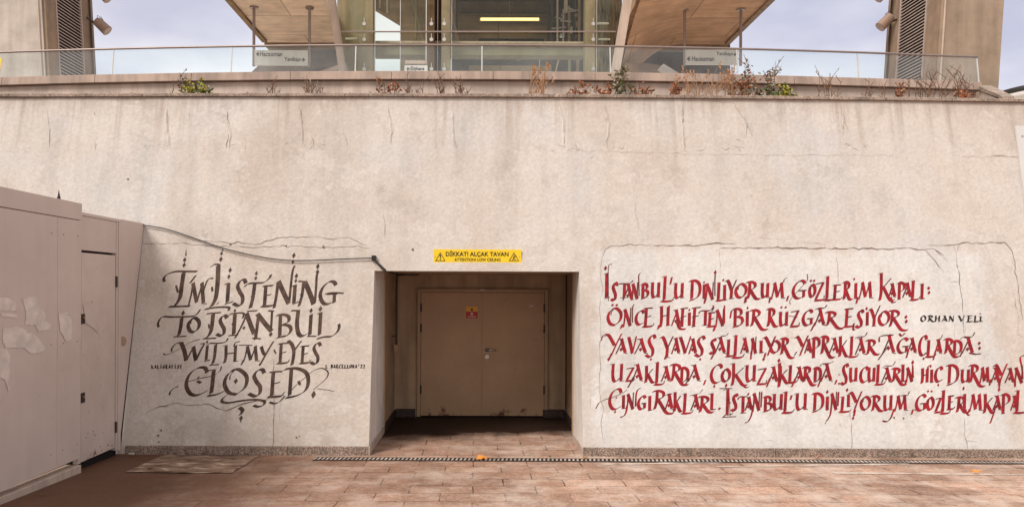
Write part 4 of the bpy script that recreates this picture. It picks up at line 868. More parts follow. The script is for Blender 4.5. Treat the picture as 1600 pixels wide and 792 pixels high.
for yy in (5.3, 6.15, 6.95, 7.15, 7.4):
    for zz in (.32, 1.35, 2.4):
        b = MB(); b.tube([(HX + .028, yy, zz), (HX + .0335, yy, zz)], .007, 8); b.build('screw', M['frame'], hd)
b = MB()
for k in range(34):
    px, py = random.uniform(4, 118), random.uniform(350, 720); a = random.uniform(-.6, .6) + (1.57 if random.random() < .4 else 0); L = random.uniform(2, 12); w = random.uniform(.15, .35); o_ = .0338 + .00005 * k
    b.poly([Hp(px, py - w, o_), Hp(px + L * math.cos(a), py + L * math.sin(a), o_), Hp(px, py + w, o_)])
b.build('scratches', M['frame'], hd)
b = MB()
for k in range(20):
    px, py = random.uniform(130, 176), random.uniform(672, 712) - (1 if k < 14 else 300 * random.random()); r = random.uniform(.3, 1.3); o_ = -.0034 + .00005 * k
    b.poly([Hp(px + r * random.uniform(.4, 1) * math.cos(i), py + 1.6 * r * random.uniform(.4, 1) * math.sin(i), o_) for i in range(6)])
b.build('scuffs', M['pipe'], dd)
b = MB(); b.poly([Hp(192 + 6 * math.cos(a), 533 + 8 * math.sin(a), .0015) for a in [i * .7 for i in range(9)]]); b.build('grease_spot', M['frame'], hd)

# ---------------------------------------------------------------- floor items: drain, sheet, leaves
y0 = W(490, 720.5, 8.15).y
ang = math.tan(R(-.33))
dn = thing('drain_channel', (2.5, 8.1, 0), 'long slotted steel drain channel set in the pavement along the wall foot', 'drain')
xa = W(490, 720, 8.16).x
b = MB(); bars = MB(); slot = MB()
def dy_(x): return 8.17 + (x - xa) * ang
x = xa
slot.hexa([(xa, dy_(xa) - .05, .002), (10, dy_(10) - .05, .002), (10, dy_(10) + .05, .002), (xa, dy_(xa) + .05, .002)], [(xa, dy_(xa) - .05, .0065), (10, dy_(10) - .05, .0085), (10, dy_(10) + .05, .0065), (xa, dy_(xa) + .05, .0065)])
slot.build('drain_slot', M['gap'], dn)
for s in (-1, 1):
    yy0, yy1 = dy_(xa) + s * .058, dy_(10) + s * .058
    b.hexa([(xa, yy0 - .009, 0), (10, yy1 - .009, 0), (10, yy1 + .009, 0), (xa, yy0 + .009, 0)], [(xa, yy0 - .009, .014), (10, yy1 - .009, .018), (10, yy1 + .009, .018), (xa, yy0 + .009, .014)])
b.build('drain_edge', M['pipe'], dn)
while x < 9.9:
    yy = dy_(x)
    bars.hexa([(x, yy - .048, .008), (x + .021, yy - .048, .008), (x + .033, yy + .048, .008), (x + .012, yy + .048, .008)], [(x, yy - .048, .0145), (x + .021, yy - .048, .0145), (x + .033, yy + .048, .0145), (x + .012, yy + .048, .0145)])
    x += .046
bars.build('drain_bars', M['drain'], dn)
# repaired mortar strips beside the drain
b = MB()
for (px0, px1, yA, yB) in ((1120, 1420, 728.5, 724), (1300, 1600, 738, 741), (940, 1130, 724.5, 722)):
    n = 16; L, Rr = [], []
    for i in range(n + 1):
        px = px0 + (px1 - px0) * i / n; yv = yA + (yB - yA) * i / n; w = random.uniform(.3, 1.5)
        def gp(px, py):
            dd_ = 8.0
            for _ in range(6): p = W(px, py, dd_); dd_ = dd_ * (HC - gz(dd_) - .004) / (HC - p.z)
            return W(px, py, dd_)
        L.append(gp(px, yv - w)); Rr.append(gp(px, yv + w))
    b.add(L + Rr, [(i, n + 1 + i, n + 2 + i, i + 1) for i in range(n)])
tag(b.build('mortar_strip', mat('pale_mortar', (.55, .46, .40), .95, .2, 6, speck=.3)), kind='structure')
# crumpled sheet
b = MB(); nxs, nys = 40, 22
ca, cb_, cc_, cd_ = (W(252, 713, 8.30), W(405, 712, 8.33), W(362, 746, 7.42), W(195, 745, 7.45))
P = []
for j in range(nys + 1):
    for i in range(nxs + 1):
        u, v = i / nxs, j / nys
        p = (Vector((ca.x, ca.y, 0)) * (1 - u) + Vector((cb_.x, cb_.y, 0)) * u) * (1 - v) + (Vector((cd_.x, cd_.y, 0)) * (1 - u) + Vector((cc_.x, cc_.y, 0)) * u) * v
        e = min(u, 1 - u, v, 1 - v); z = gz(p.y) + .008 + .012 * (math.sin(9 * u + 3 * v) * math.sin(17 * v + 2.3 * math.sin(5 * u)) + .6 * math.sin(23 * u * v + 11 * v)) ** 2 * min(1, e * 14 + .3)
        P.append((p.x + .006 * math.sin(9 * v + 3 * u), p.y + .012 * math.sin(9 * u), z))
b.add(P, [(j * (nxs + 1) + i, (j + 1) * (nxs + 1) + i, (j + 1) * (nxs + 1) + i + 1, j * (nxs + 1) + i + 1) for j in range(nys) for i in range(nxs)])
o = b.build('floor_sheet', M['sheet'], smooth=True, origin=(ca.x, 7.9, 0)); tag(o, 'flattened crumpled brown sheet lying on the pavement at the foot of the sepia lettering', 'sheet')
sm = o.modifiers.new('thick', 'SOLIDIFY'); sm.thickness = .004
def fallen(px, py, D, s, m, label, rot):
    p = W(px, py, D); z = gz(D) + .016; b = MB(); n = 14; P = [(p.x, D, z + .02)]
    for k in range(n):
        a = rot + 2 * math.pi * k / n; r = s * (1.0 if k % 2 == 0 else .5) * random.uniform(.8, 1.15)
        P.append((p.x + r * math.cos(a), D + r * math.sin(a) * .8, z + random.uniform(0, .035)))
    b.add(P, [(0, 1 + k, 1 + (k + 1) % n) for k in range(n)])
    b.tube([P[0], (p.x + s * 1.1, D - .02, z + .03)], .003, 4)
    o = b.build('fallen_leaf', m, origin=(p.x, D, z)); tag(o, label, 'leaf', 'fallen leaves on the pavement')
    sm = o.modifiers.new('thick', 'SOLIDIFY'); sm.thickness = .002
fallen(752, 719, 8.16, .075, M['orange'], 'bright orange dry leaf lying on the drain grating before the door', .3)
fallen(1276, 716, 8.30, .045, M['dryleaf'], 'small brown leaf against the granite skirting below the red verse', 1.0)
fallen(1524, 746, 7.55, .06, M['orange'], 'yellow brown leaf on the pale paving at the far right', 2.0)
fallen(914, 720, 8.17, .028, M['dryleaf'], 'tiny reddish brown leaf scrap on the drain beside the recess corner', 2.4)
fallen(206, 700, 8.28, .04, M['signwhite'], 'small white paper scrap in the dark corner between hoarding and wall', .4)

# ---------------------------------------------------------------- terrace: planter, fascia, deck, balustrade
def cv(x): return .36 * (x / 6.4) ** 2
tr = thing('roadside_planter', (0, 9.6, 4.1), 'long concrete planter trough along the top of the wall, full of dry weeds', 'planter')
XE = W(1530, 134, 10.2).x
b = MB(); n = 28; pl = []
for i in range(n):
    a, c = -11 + (XE + 11) * i / n, -11 + (XE + 11) * (i + 1) / n
    b.hexa([(a, 9.85 + cv(a), 4.0), (c, 9.85 + cv(c), 4.0), (c, 10.3 + cv(c), 4.0), (a, 10.3 + cv(a), 4.0)], [(a, 9.85 + cv(a), 4.655), (c, 9.85 + cv(c), 4.655), (c, 10.3 + cv(c), 4.655), (a, 10.3 + cv(a), 4.655)])
b.build('planter_back', M['planterback'], tr)
b = MB(); b.box(-11, XE + .2, wall_y(0, ZTOP) + .14, 10.1, 4.1, 4.285); b.build('soil_bed', M['soil'], tr)
f1, f2 = Pw(1585, 155, .03), W(1549, 133.5, 10.25); g1_, g2_ = Pw(1566, 155, .03), W(1528, 133.5, 10.25)
b = MB()
b.hexa([(g1_.x, g1_.y, 4.30), (f1.x, f1.y, 4.30), (f2.x, f2.y, f2.z - .07), (g2_.x, g2_.y, g2_.z - .07)], [(g1_.x, g1_.y, 4.345), (f1.x, f1.y, 4.345), (f2.x, f2.y, f2.z), (g2_.x, g2_.y, g2_.z)])
b.build('end_coping', M['coping'], tr, bevel=.006)
b = MB(); b.hexa([(g1_.x + .02, g1_.y + .04, 4.0), (f1.x - .02, f1.y + .04, 4.0), (f2.x - .02, f2.y, 4.0), (g2_.x + .02, g2_.y, 4.0)], [(g1_.x + .02, g1_.y + .04, 4.298), (f1.x - .02, f1.y + .04, 4.298), (f2.x - .02, f2.y, f2.z - .073), (g2_.x + .02, g2_.y, g2_.z - .073)])
b.build('end_wall', M['planterback'], tr)
# deck and fascia
XF = W(1537, 126, 10.18).x
b = MB(); n = 14
for i in range(n):
    a, c = -12 + (XF + 12) * i / n + .002, -12 + (XF + 12) * (i + 1) / n - .002
    b.hexa([(a, 9.78 + cv(a), 4.66), (c, 9.78 + cv(c), 4.66), (c, 10.5 + cv(c), 4.66), (a, 10.5 + cv(a), 4.66)], [(a, 9.80 + cv(a), 4.775), (c, 9.80 + cv(c), 4.775), (c, 10.5 + cv(c), 4.775), (a, 10.5 + cv(a), 4.775)])
tag(b.build('terrace_edge', M['fascia'], bevel=.006), 'brown concrete edge of the upper terrace', kind='structure')
b = MB()
for i in range(n):
    a, c = -12 + (XF + 12) * i / n, -12 + (XF + 12) * (i + 1) / n
    b.hexa([(a, 10.502 + cv(a), 4.4), (c, 10.502 + cv(c), 4.4), (c, 40, 4.4), (a, 40, 4.4)], [(a, 10.502 + cv(a), 4.77), (c, 10.502 + cv(c), 4.77), (c, 40, 4.77), (a, 40, 4.77)])
b.box(XF + .01, 40, 10.4, 40, 4.2, 4.6); b.box(-40, -12.01, 10.4, 40, 4.2, 4.6)
tag(b.build('terrace_deck', M['deck']), 'upper terrace deck', kind='structure')
# balustrade
bl = thing('glass_balustrade', (0, 9.9, 4.77), 'long low frameless glass balustrade with a thin metal rail along the terrace edge', 'balustrade')
JX = [-200, -12, 176, 361.5, 555.5, 753, 953.5, 1152, 1341, 1528]
ZG0, ZG1 = 4.776, 5.16; LN = .05
def Gp(px, z, off=0):
    s = W(px, 100, 9.93).x
    for _ in range(4): s = W(px, 100, 9.93 + cv(s)).x
    return Vector((s, 9.90 + cv(s) + LN * (z - ZG0) / (ZG1 - ZG0) + off, z))
for i in range(len(JX) - 1):
    a, c = JX[i] + 1.0, JX[i + 1] - 1.0; b = MB()
    b.hexa([Gp(a, ZG0), Gp(c, ZG0), Gp(c, ZG0, .012), Gp(a, ZG0, .012)], [Gp(a, ZG1), Gp(c, ZG1), Gp(c, ZG1, .012), Gp(a, ZG1, .012)])
    b.build('glass_pane', M['glass'], bl)
for px in JX[1:]:
    b = MB(); b.hexa([Gp(px - .9, ZG0), Gp(px + .9, ZG0), Gp(px + .9, ZG0, .012), Gp(px - .9, ZG0, .012)], [Gp(px - .9, ZG1), Gp(px + .9, ZG1), Gp(px + .9, ZG1, .012), Gp(px - .9, ZG1, .012)])
    b.build('pane_joint', M['railpale'], bl)
b = MB(); b.tube([Gp(-200 + 1729 * i / 30, ZG1 + .008, .004) for i in range(31)], .015, 8); b.build('top_rail', M['rail'], bl, smooth=True)
b = MB(); b.hexa([Gp(-3, ZG0 + .12, -.006), Gp(1, ZG0 + .12, -.006), Gp(1, ZG0 + .12, -.002), Gp(-3, ZG0 + .12, -.002)], [Gp(-2, ZG1 - .08, -.006), Gp(2, ZG1 - .08, -.006), Gp(2, ZG1 - .08, -.002), Gp(-2, ZG1 - .08, -.002)]); b.build('warning_tape', M['yellow'], bl)

# ---------------------------------------------------------------- towers
def tower(sx, pxc, label, m_front, halfout):
    c = W(pxc, 40, 14.0); lean = -.061 * (1 if pxc < 750 else -1)
    out = -1 if pxc < 750 else 1
    t = thing('ventilation_tower', (c.x, 14, 4.77), label, 'tower', 'twin leaning concrete towers')
    def X(x, z): return x + lean * (z - c.z)
    Z0, Z1 = 4.5, 12.0; y0, y1 = 14.0, 15.75
    def hx(b, xa, xb, ya, yb, za, zb):
        xa, xb = min(xa, xb), max(xa, xb)
        b.hexa([(X(xa, za), ya, za), (X(xb, za), ya, za), (X(xb, za), yb, za), (X(xa, za), yb, za)], [(X(xa, zb), ya, zb), (X(xb, zb), ya, zb), (X(xb, zb), yb, zb), (X(xa, zb), yb, zb)])
    w = halfout
    b = MB(); hx(b, c.x + out * .06, c.x + out * w, y0, y1, Z0, Z1); b.build('tower_shaft', m_front, t)
    b = MB(); hx(b, c.x + out * .0, c.x + out * .058, y0 + .03, y0 + .36, Z0, Z1); hx(b, c.x, c.x + out * .058, 15.34, y1 + .05, Z0, Z1); b.build('side_panel', M['concside'], t)
    b = MB(); hx(b, c.x + out * .03, c.x + out * .058, y0 + .37, 15.33, Z0, Z1); b.build('louvre_shadow', M['gap'], t)
    b = MB(); hx(b, c.x - out * .012, c.x + out * .03, y0 + .37, y0 + .41, Z0, Z1); hx(b, c.x - out * .012, c.x + out * .03, 15.29, 15.33, Z0, Z1); b.build('louvre_frame', M['slat'], t)
    b = MB(); z = Z0 + .02
    while z < Z1:
        xa, xb = c.x - out * .008, c.x + out * .026
        b.hexa([(X(xa, z), y0 + .412, z - .018), (X(xb, z), y0 + .412, z + .006), (X(xb, z), 15.288, z + .006), (X(xa, z), 15.288, z - .018)], [(X(xa, z), y0 + .412, z + .002), (X(xb, z), y0 + .412, z + .024), (X(xb, z), 15.288, z + .024), (X(xa, z), 15.288, z + .002)])
        z += .066
    b.build('louvre_slats', M['slat'], t)
    b = MB(); b.tube([(X(c.x - out * .03, Z0), 15.62, Z0), (X(c.x - out * .03, Z1), 15.62, Z1)], .02, 6); b.build('downpipe', M['pipe'], t)
    b = MB(); b.tube([(X(c.x + out * .12, Z0), 13.99, Z0), (X(c.x + out * .12, Z1), 13.99, Z1)], .018, 6); b.build('corner_conduit', M['prop'], t)
    return c, out, X
cL = tower(-1, 71.5, 'pale leaning concrete tower with a dark louvre at the left edge of the terrace', M['concL'], 2.6)
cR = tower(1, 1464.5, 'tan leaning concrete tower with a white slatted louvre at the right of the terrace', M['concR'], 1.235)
def flood(p0, p1, wallp, label):
    p0, p1, wallp = Vector(p0), Vector(p1), Vector(wallp); d = (p1 - p0).normalized()
    t = thing('floodlight', tuple(wallp), label, 'floodlight', 'cylindrical floodlights on the towers')
    b = MB(); b.tube([p0, p0 + d * .02, p1 - d * .02, p1], [.085, .10, .11, .112], 16); b.build('lamp_housing', M['spot'], t, smooth=False)
    b = MB(); b.tube([p1 - d * .004, p1 + d * .006], .095, 16); b.build('lens', M['slat'], t)
    mid = (p0 + p1) / 2; b = MB(); b.tube([wallp, wallp + (mid - wallp) * .35 + Vector((0, 0, -.02)), mid + Vector((0, 0, -.02))], [.03, .022, .045], 8); b.build('bracket_arm', M['pipe'], t)
    b = MB(); u = Vector((0, 0, .16)); b.tube(crom([tuple(p0)[:2]], 1) and [p0, p0 + u * .8 + d * .02, p0 + u + d * .12, p0 + u * .7 + d * .25, p1 - d * .08 + Vector((0, 0, .08))], .007, 5); b.build('power_lead', M['cable'], t)
D_ = 15.45
flood(W(151, 33, D_), W(168, 49, D_ + .02), W(136, 28, 15.4), 'brown cylindrical floodlight on the left tower, tilted down to the right')
flood(W(150, -20, D_), W(169, -1, D_ + .02), W(134, -20, 15.4), 'floodlight at the top edge of the picture beside the left tower, only its rim showing')
flood(W(1392, 26, D_), W(1375, 43, D_ + .02), W(1411, 27, 15.4), 'brown cylindrical floodlight on the right tower, tilted down to the left')
flood(W(1390, -20, D_), W(1371, -2, D_ + .02), W(1409, -20, 15.4), 'floodlight at the top edge of the picture beside the right tower, only its rim showing')

# ---------------------------------------------------------------- canopies
ZS = 8.5
def canopy(xo, xi_near, xi_far, label, m, curved):
    out = -1 if xo < 0 else 1
    t = thing('concrete_canopy', ((xo + xi_near) / 2, 18, ZS), label, 'canopy', 'twin concrete canopies over the terrace')
    y0, y1 = 12.5, 20.0
    b = MB()
    P = [(xo, y0, ZS), (xi_near, y0, ZS), (xi_far, y1, ZS), (xo, y1, ZS)]
    if out > 0: P = P[::-1]
    b.prism([Vector(p) for p in P], (0, 0, .45)); b.build('soffit_slab', m, t)
    b = MB(); xa, xb = sorted((xo, xo - out * .13)); b.box(xa, xb, y0, y1 - .2, ZS - .06, ZS - .003); b.box(min(xo, xi_far), max(xo, xi_far), y1 - .02, y1 + .4, ZS - .07, ZS + .3); b.build('edge_beam', M['brownwall'] if out < 0 else M['concside'], t)
    if curved:      # the funnel where the soffit turns down into the wall
        b = MB(); n = 20; P = []
        for j in range(n + 1):
            for i in range(n + 1):
                u, v = i / n, j / n; y = y0 + (y1 - .03 - y0) * v
                xin = xi_near + (xi_far - xi_near) * v; x = xin + (xo - .16 - xin) * u
                d = max(0, (y - 15.2) / 4.8) ** 2 * 1.5 * max(0, 1 - u / .62) ** 2
                P.append((x, y, ZS - .004 - d))
        b.add(P, [(j * (n + 1) + i, (j + 1) * (n + 1) + i, (j + 1) * (n + 1) + i + 1, j * (n + 1) + i + 1) for j in range(n) for i in range(n)])
        o = b.build('curved_soffit', m, t, smooth=True)
    return t
canopy(-5.86, -3.40, -3.80, 'pale concrete canopy with a board marked soffit, left of the glass entrance', M['soffitL'], False)
canopy(6.66, 3.50, 3.62, 'brown concrete canopy with a curved board marked soffit, right of the glass entrance', M['soffitR'], True)
def prop(xt, xb, w, label):
    D = 16.6; a, c = W(xt, -60, D), W(xb, 118, D); ww = w * D / F
    t = MB(); t.hexa([(c.x - ww, D, c.z - .6), (c.x + ww, D, c.z - .6), (c.x + ww, D + .3, c.z - .6), (c.x - ww, D + .3, c.z - .6)], [(a.x - ww, D, a.z), (a.x + ww, D, a.z), (a.x + ww, D + .3, a.z), (a.x - ww, D + .3, a.z)])
    o = t.build('leaning_prop', M['prop'], origin=(c.x, D, c.z)); tag(o, label, 'prop', 'leaning concrete props of the entrance')
prop(509, 541, 4.5, 'slim leaning concrete prop at the left side of the glass entrance')
prop(992, 955, 6.0, 'pale leaning concrete prop at the right side of the glass entrance')

# wall blocks under the canopies and ramp parapets
b = MB(); b.pxbox(424, 533, 64, 200, 20.45, .3); tag(b.build('screen_wall', M['greywall'], origin=tuple(W(480, 200, 20.45))), 'grey concrete screen wall under the pale left canopy', 'wall')
b = MB(); b.pxbox(966, 1141, 64, 200, 20.45, .3); tag(b.build('screen_wall', M['darkwall'], origin=tuple(W(1050, 200, 20.45))), 'dark brown screen wall under the curved right canopy', 'wall')
b = MB(); b.prism([W(393, 113, 18.4), W(393, 150, 18.4), W(496, 150, 18.4), W(496, 113, 18.4), W(478, 100, 18.4), W(406, 100, 18.4)], (0, .5, 0)); tag(b.build('stair_parapet', M['greywall'], origin=tuple(W(440, 150, 18.4))), 'grey stair parapet below the left station sign', 'parapet')
b = MB(); b.prism([W(480, 118, 18.0), W(540, 98, 18.0), W(540, 104, 18.0), W(492, 120, 18.0)], (0, .4, 0)); tag(b.build('ramp_kerb', M['prop'], origin=tuple(W(510, 118, 18))), 'pale sloping ramp kerb right of the left station sign', 'kerb')
b = MB(); b.prism([W(978, 150, 18.6), W(978, 99, 18.6), W(1010, 99, 18.6), W(1040, 104, 18.6), W(1056, 113, 18.6), W(1056, 150, 18.6)][::-1], (0, .5, 0)); tag(b.build('stair_parapet', M['soffitR'], origin=tuple(W(1010, 150, 18.6))), 'brown rounded stair parapet left of the right station sign', 'parapet')
b = MB(); b.prism([W(1033, 103, 18.0), W(1037, 100, 18.0), W(1060, 114, 18.0), W(1054, 116, 18.0)][::-1], (0, .4, 0)); tag(b.build('ramp_kerb', M['lightgrey'], origin=tuple(W(1046, 116, 18))), 'white sloping ramp kerb left of the right station sign', 'kerb')

# station signs hung from the canopies
def station_sign(px0, px1, y0, y1, D, poles, texts, label):
    a, c = W(px0, y1, D), W(px1, y0, D)
    t = thing('station_sign', ((a.x + c.x) / 2, D, a.z), label, 'sign', 'station direction signs')
    b = MB(); b.box(a.x, c.x, D, D + .06, a.z, c.z); b.build('sign_board', M['signwhite'], t, bevel=.004)
    for pp in poles:
        p = W(pp, y0, D); b = MB(); b.tube([(p.x, D + .03, a.z - .02), (p.x, D + .03, ZS - .001)], .035, 8); o = b.build('hanging_pole', M['rail'], t)
        b = MB(); b.tube([(p.x, D + .03, ZS - .04), (p.x, D + .03, ZS - .004)], .10, 12); b.build('pole_flange', M['rail'], o)
    for s, xa, xb, yt, yb in texts:
        q0, q1 = W(xa, yb, D - .004), W(xb, yt, D - .004)
        if s == '>' or s == '<':
            b = MB(); xm_, zm = (q0.x + q1.x) / 2, (q0.z + q1.z) / 2; k = (q1.z - q0.z) / 2; d = 1 if s == '>' else -1
            tipx = q1.x if d > 0 else q0.x; tail = q0.x if d > 0 else q1.x; th = .014
            b.box(min(tail, tipx - d * .03), max(tail, tipx - d * .03), D - .006, D - .002, zm - th, zm + th)
            for sg_ in (1, -1):
                b.prism([(tipx, D - .0065 - .0005 * sg_, zm), (tipx - d * .03, D - .0065 - .0005 * sg_, zm), (tipx - d * k - d * .03, D - .0065 - .0005 * sg_, zm + sg_ * k), (tipx - d * k, D - .0065 - .0005 * sg_, zm + sg_ * k)][::sg_ * d], (0, .003, 0))
            b.build('arrow', M['signblack'], t)
        else: text_mesh(s, q1.x - q0.x, q1.z - q0.z, ((q0.x + q1.x) / 2, D - .003, (q0.z + q1.z) / 2), t, M['signblack'], bold=.02)
station_sign(397.5, 481, 79, 102, 17.4, (396, 483), [('<', 400, 405, 82, 88), ('Hacıosman', 406, 441, 81, 88.5), ('Yenikapı', 444, 470, 89.5, 98), ('>', 471.5, 477, 91, 97)], 'white hanging station sign with Hacıosman upper left and Yenikapı lower right')
station_sign(1071, 1154, 78, 101, 17.4, (1070, 1158), [('Yenikapı', 1119, 1145, 81, 89), ('>', 1146, 1151, 83, 88), ('<', 1073, 1079, 89, 96), ('Hacıosman', 1081, 1116, 88.5, 96)], 'white hanging station sign with Yenikapı upper right and Hacıosman lower left')

# ---------------------------------------------------------------- glass entrance
en = thing('station_entrance', (0.5, 18, 4.77), 'dim concrete and glass station entrance between the two canopies', 'entrance')
b = MB(); b.pxbox(526, 572, -60, 200, 19.0, .3); b.build('side_wall', M['olive'], en)
b = MB(); b.pxbox(928, 972, -60, 200, 19.0, .3); b.build('side_wall', M['stone'], en)
for xa, xb, m in ((570, 583.5, 'olive'), (667, 679, 'brownwall'), (689, 704, 'olive'), (914, 931, 'olive')):
    b = MB(); b.pxbox(xa, xb, -60, 200, 18.0, .35); b.build('column', M[m], en, bevel=.01)
b = MB(); b.pxbox(678, 690.5, -60, 200, 18.36, .2); b.build('column_recess', M['darkwall'], en)
b = MB(); b.prism([W(583.8, 12, 19.6), W(625, 37, 19.6), W(625, 69, 19.6), W(668, 69, 19.6), W(668, -60, 19.6), W(583.8, -60, 19.6)], (0, .25, 0)); b.build('stair_soffit', M['brownwall'], en)
b = MB(); b.pxbox(584, 913, 67.5, 86, 18.4, .35); b.build('floor_beam', M['olive'], en, bevel=.01)
b = MB(); b.pxbox(584, 913, 65.5, 67.3, 18.3, .5); b.build('beam_cap', M['prop'], en)
b = MB(); b.pxbox(625, 667, 86.3, 200, 19.8, .2); b.build('lower_wall', M['brownwall'], en)
b = MB(); b.pxbox(704.5, 913, 86.3, 200, 19.8, .2); b.build('lower_wall', M['darkwall'], en)
b = MB(); b.pxbox(732, 862, 103, 200, 19.4, .3); b.pxbox(806, 814, 92, 95, 19.6, .1); b.build('counter_block', M['brownwall'], en)
b = MB(); b.pxbox(716, 856, 4, 67, 21.5, .3); b.build('back_wall', M['brownwall'], en)
b = MB(); b.pxbox(748, 850, 61, 66, 21.2, .1); b.build('dark_slot', M['gap'], en)
for xa, xb, D in ((704.5, 716, 20.2), (856, 913, 20.8)):
    b = MB(); b.pxbox(xa, xb, -60, 67, D, .3); b.build('dark_return', M['darkwall'], en)
a, c = W(560, -70, 18), W(940, -70, 18); b = MB(); b.box(a.x, c.x, 17.6, 22.4, 10.5, 10.8); a, c = W(705, 3, 21), W(913, -60, 20); b.box(a.x, c.x, 20.6, 21.49, W(750, 3.0, 20.6).z, 10.49); b.build('shade_roof_slab', M['darkwall'], en)  # out-of-view roof added to darken the entrance, with the dark soffit below it
for px, w, y0_, y1_, D, m in ((862, 2.2, -40, 66, 19.6, 'pipe'), (871, 1.5, -40, 66, 19.4, 'prop'), (884, 3, -40, 20, 19.5, 'prop'), (889, 2, 10, 66, 19.7, 'brownwall'), (897, 2.5, -40, 66, 19.9, 'pipe'), (905, 2, -40, 66, 19.5, 'brownwall'), (880, 1.2, 15, 66, 19.3, 'rail'), (710, 2, -40, 66, 19.6, 'brownwall'), (713.5, 1.2, -40, 66, 19.4, 'pipe')):
    b = MB(); p, q = W(px, y0_, D), W(px, y1_, D); b.tube([p, q], w * D / F, 8); b.build('service_pipe', M[m], en)
for (xa, ya, xb, yb) in ((876, 33, 892, 34), (868, 27, 880, 31), (862, 45, 884, 43), (886, 12, 900, 18), (880, 20, 904, 16)):
    b = MB(); b.tube([W(xa, ya, 19.2), W(xb, yb, 19.25)], .02, 6); b.build('pipe_bracket', M['rail'], en)
for xa, xb, y0_, y1_ in ((540, 570, -60, 113), (584, 667, -60, 113), (704, 914, -60, 113), (931, 956, -60, 113)):
    b = MB(); b.pxbox(xa, xb, y0_, y1_, 17.9, .015); b.build('glass_sheet', M['pane'], en)
b = MB(); b.tube([W(533, 50, 17.85), W(962, 50, 17.85)], .018, 6); b.build('tie_rod', M['rail'], en)
for px in (569, 674, 694, 927):
    for py in (37.5, 62, 108):
        q = W(px, py, 17.8); b = MB(); b.tube([q, q + Vector((0, .06, 0))], .045, 12); o = b.build('glass_fitting', M['steel'], en)
        b = MB(); b.tube([q + Vector((0, .01, .03)), q + Vector((0, .01, .14))], .012, 6); b.build('fitting_stem', M['steel'], o)
for px, py in ((945, 37.5), (947, 62), (552, 61)):
    b = MB(); b.tube([W(px - 12, py, 17.95), W(px + 6, py, 17.95)], .028, 6); b.build('glass_strut', M['steel'], en)
for px, w, m in ((625.5, .8, 'railpale'), (666, 1.0, 'railpale'), (684, .6, 'prop'), (586, .8, 'railpale'), (706, .7, 'railpale'), (796, .35, 'rail'), (932.5, .6, 'railpale')):
    b = MB(); b.pxbox(px - w, px + w, -60, 113, 17.86, .03); b.build('mullion', M[m], en)
for xa, ya, xb, yb, w, m in ((641, -10, 663, 70, 1.6, 'olive'), (634, 10, 652, 40, 1.0, 'brownwall'), (705, 20, 716, 66, 2.2, 'side'), (594, 0, 594, 14, 2.0, 'side'), (606, -10, 606, 22, 2.5, 'olive'), (650, 0, 650, 60, 2.0, 'olive'), (720, 86, 733, 113, 1.2, 'pipe'), (875, 86, 868, 113, 1.2, 'prop'), (890, 86, 890, 113, 2.6, 'olive'), (903, 86, 903, 113, 2.4, 'brownwall'), (843, 86, 843, 113, .8, 'prop')):
    mm = M['concside'] if m == 'side' else M[m]
    b = MB(); b.tube([W(xa, ya, 19.3), W(xb, yb, 19.3)], w * 19.3 / F, 6); b.build('stair_strut', mm, en)
random.seed(5)
for k in range(14):
    px, py = random.uniform(864, 908), random.uniform(2, 56); w, h = random.uniform(2, 7), random.uniform(2, 9)
    b = MB(); b.pxbox(px, px + w, py, py + h, random.uniform(19.7, 20.4), .12); b.build('service_box', M[random.choice(('pipe', 'brownwall', 'concside', 'darkwall', 'railpale'))], en)
# fluorescent lamp
q0, q1 = W(751, 30.5, 21.2), W(842, 30.5, 21.2)
tl = thing('tube_light', tuple((q0 + q1) / 2), 'glowing yellow fluorescent tube on the wall inside the station entrance', 'lamp')
b = MB(); b.tube([q0, q1], .038, 10); b.build('lit_tube', M['tube'], tl)
b = MB(); b.box(q0.x - .04, q1.x + .04, 21.25, 21.32, q0.z - .03, q0.z + .06); b.build('batten', M['frame'], tl)
station = thing('wayfinding_sign', tuple(W(650, 113, 17.6)), 'small white sign reading Şişhane with a left arrow, behind the glass', 'sign')
b = MB(); b.pxbox(632, 668, 102.5, 116, 17.6, .04); b.build('sign_board', M['signwhite'], station)
b = MB(); b.pxbox(633, 667, 95, 100, 17.7, .08); b.build('lamp_bar', M['prop'], station)
q0, q1 = W(641.5, 111.5, 17.6), W(663, 104.5, 17.6); text_mesh('Şişhane', q1.x - q0.x, q1.z - q0.z, ((q0.x + q1.x) / 2, 17.596, (q0.z + q1.z) / 2), station, M['signblack'], bold=.03)
b = MB(); q = W(636, 108, 17.596); b.box(q.x + .004, q.x + .07, 17.594, 17.598, q.z - .01, q.z + .01)
for s in (1, -1): b.prism([(q.x - .012, 17.593 - .001 * s, q.z), (q.x + .012, 17.593 - .001 * s, q.z), (q.x + .045, 17.593 - .001 * s, q.z + s * .036), (q.x + .02, 17.593 - .001 * s, q.z + s * .036)][::-s], (0, .002, 0))
b.build('arrow', M['signblack'], station)

# pale dome at the right, beyond the planter
c = W(1632, 140, 13.0)
sk = thing('rooflight_dome', (c.x, 13, 4.6), 'pale grey domed rooflight with a dark rim beyond the right end of the planter', 'rooflight')
b = MB(); b.lathe((c.x, 13), [(.86, 5.29), (.88, 5.335), (.80, 5.385), (.55, 5.43), (.2, 5.45), (.0, 5.452)], 40); b.build('dome_rim', M['black'], sk, smooth=True)
b = MB(); b.lathe((c.x, 13), [(.70, 5.17), (.83, 5.21), (.85, 5.285), (.80, 5.30)], 40); b.build('dome_band', M['lightgrey'], sk, smooth=True)
b = MB(); b.lathe((c.x, 13), [(.66, 4.55), (.68, 5.18)], 40); b.build('dome_base', M['concside'], sk, smooth=True)

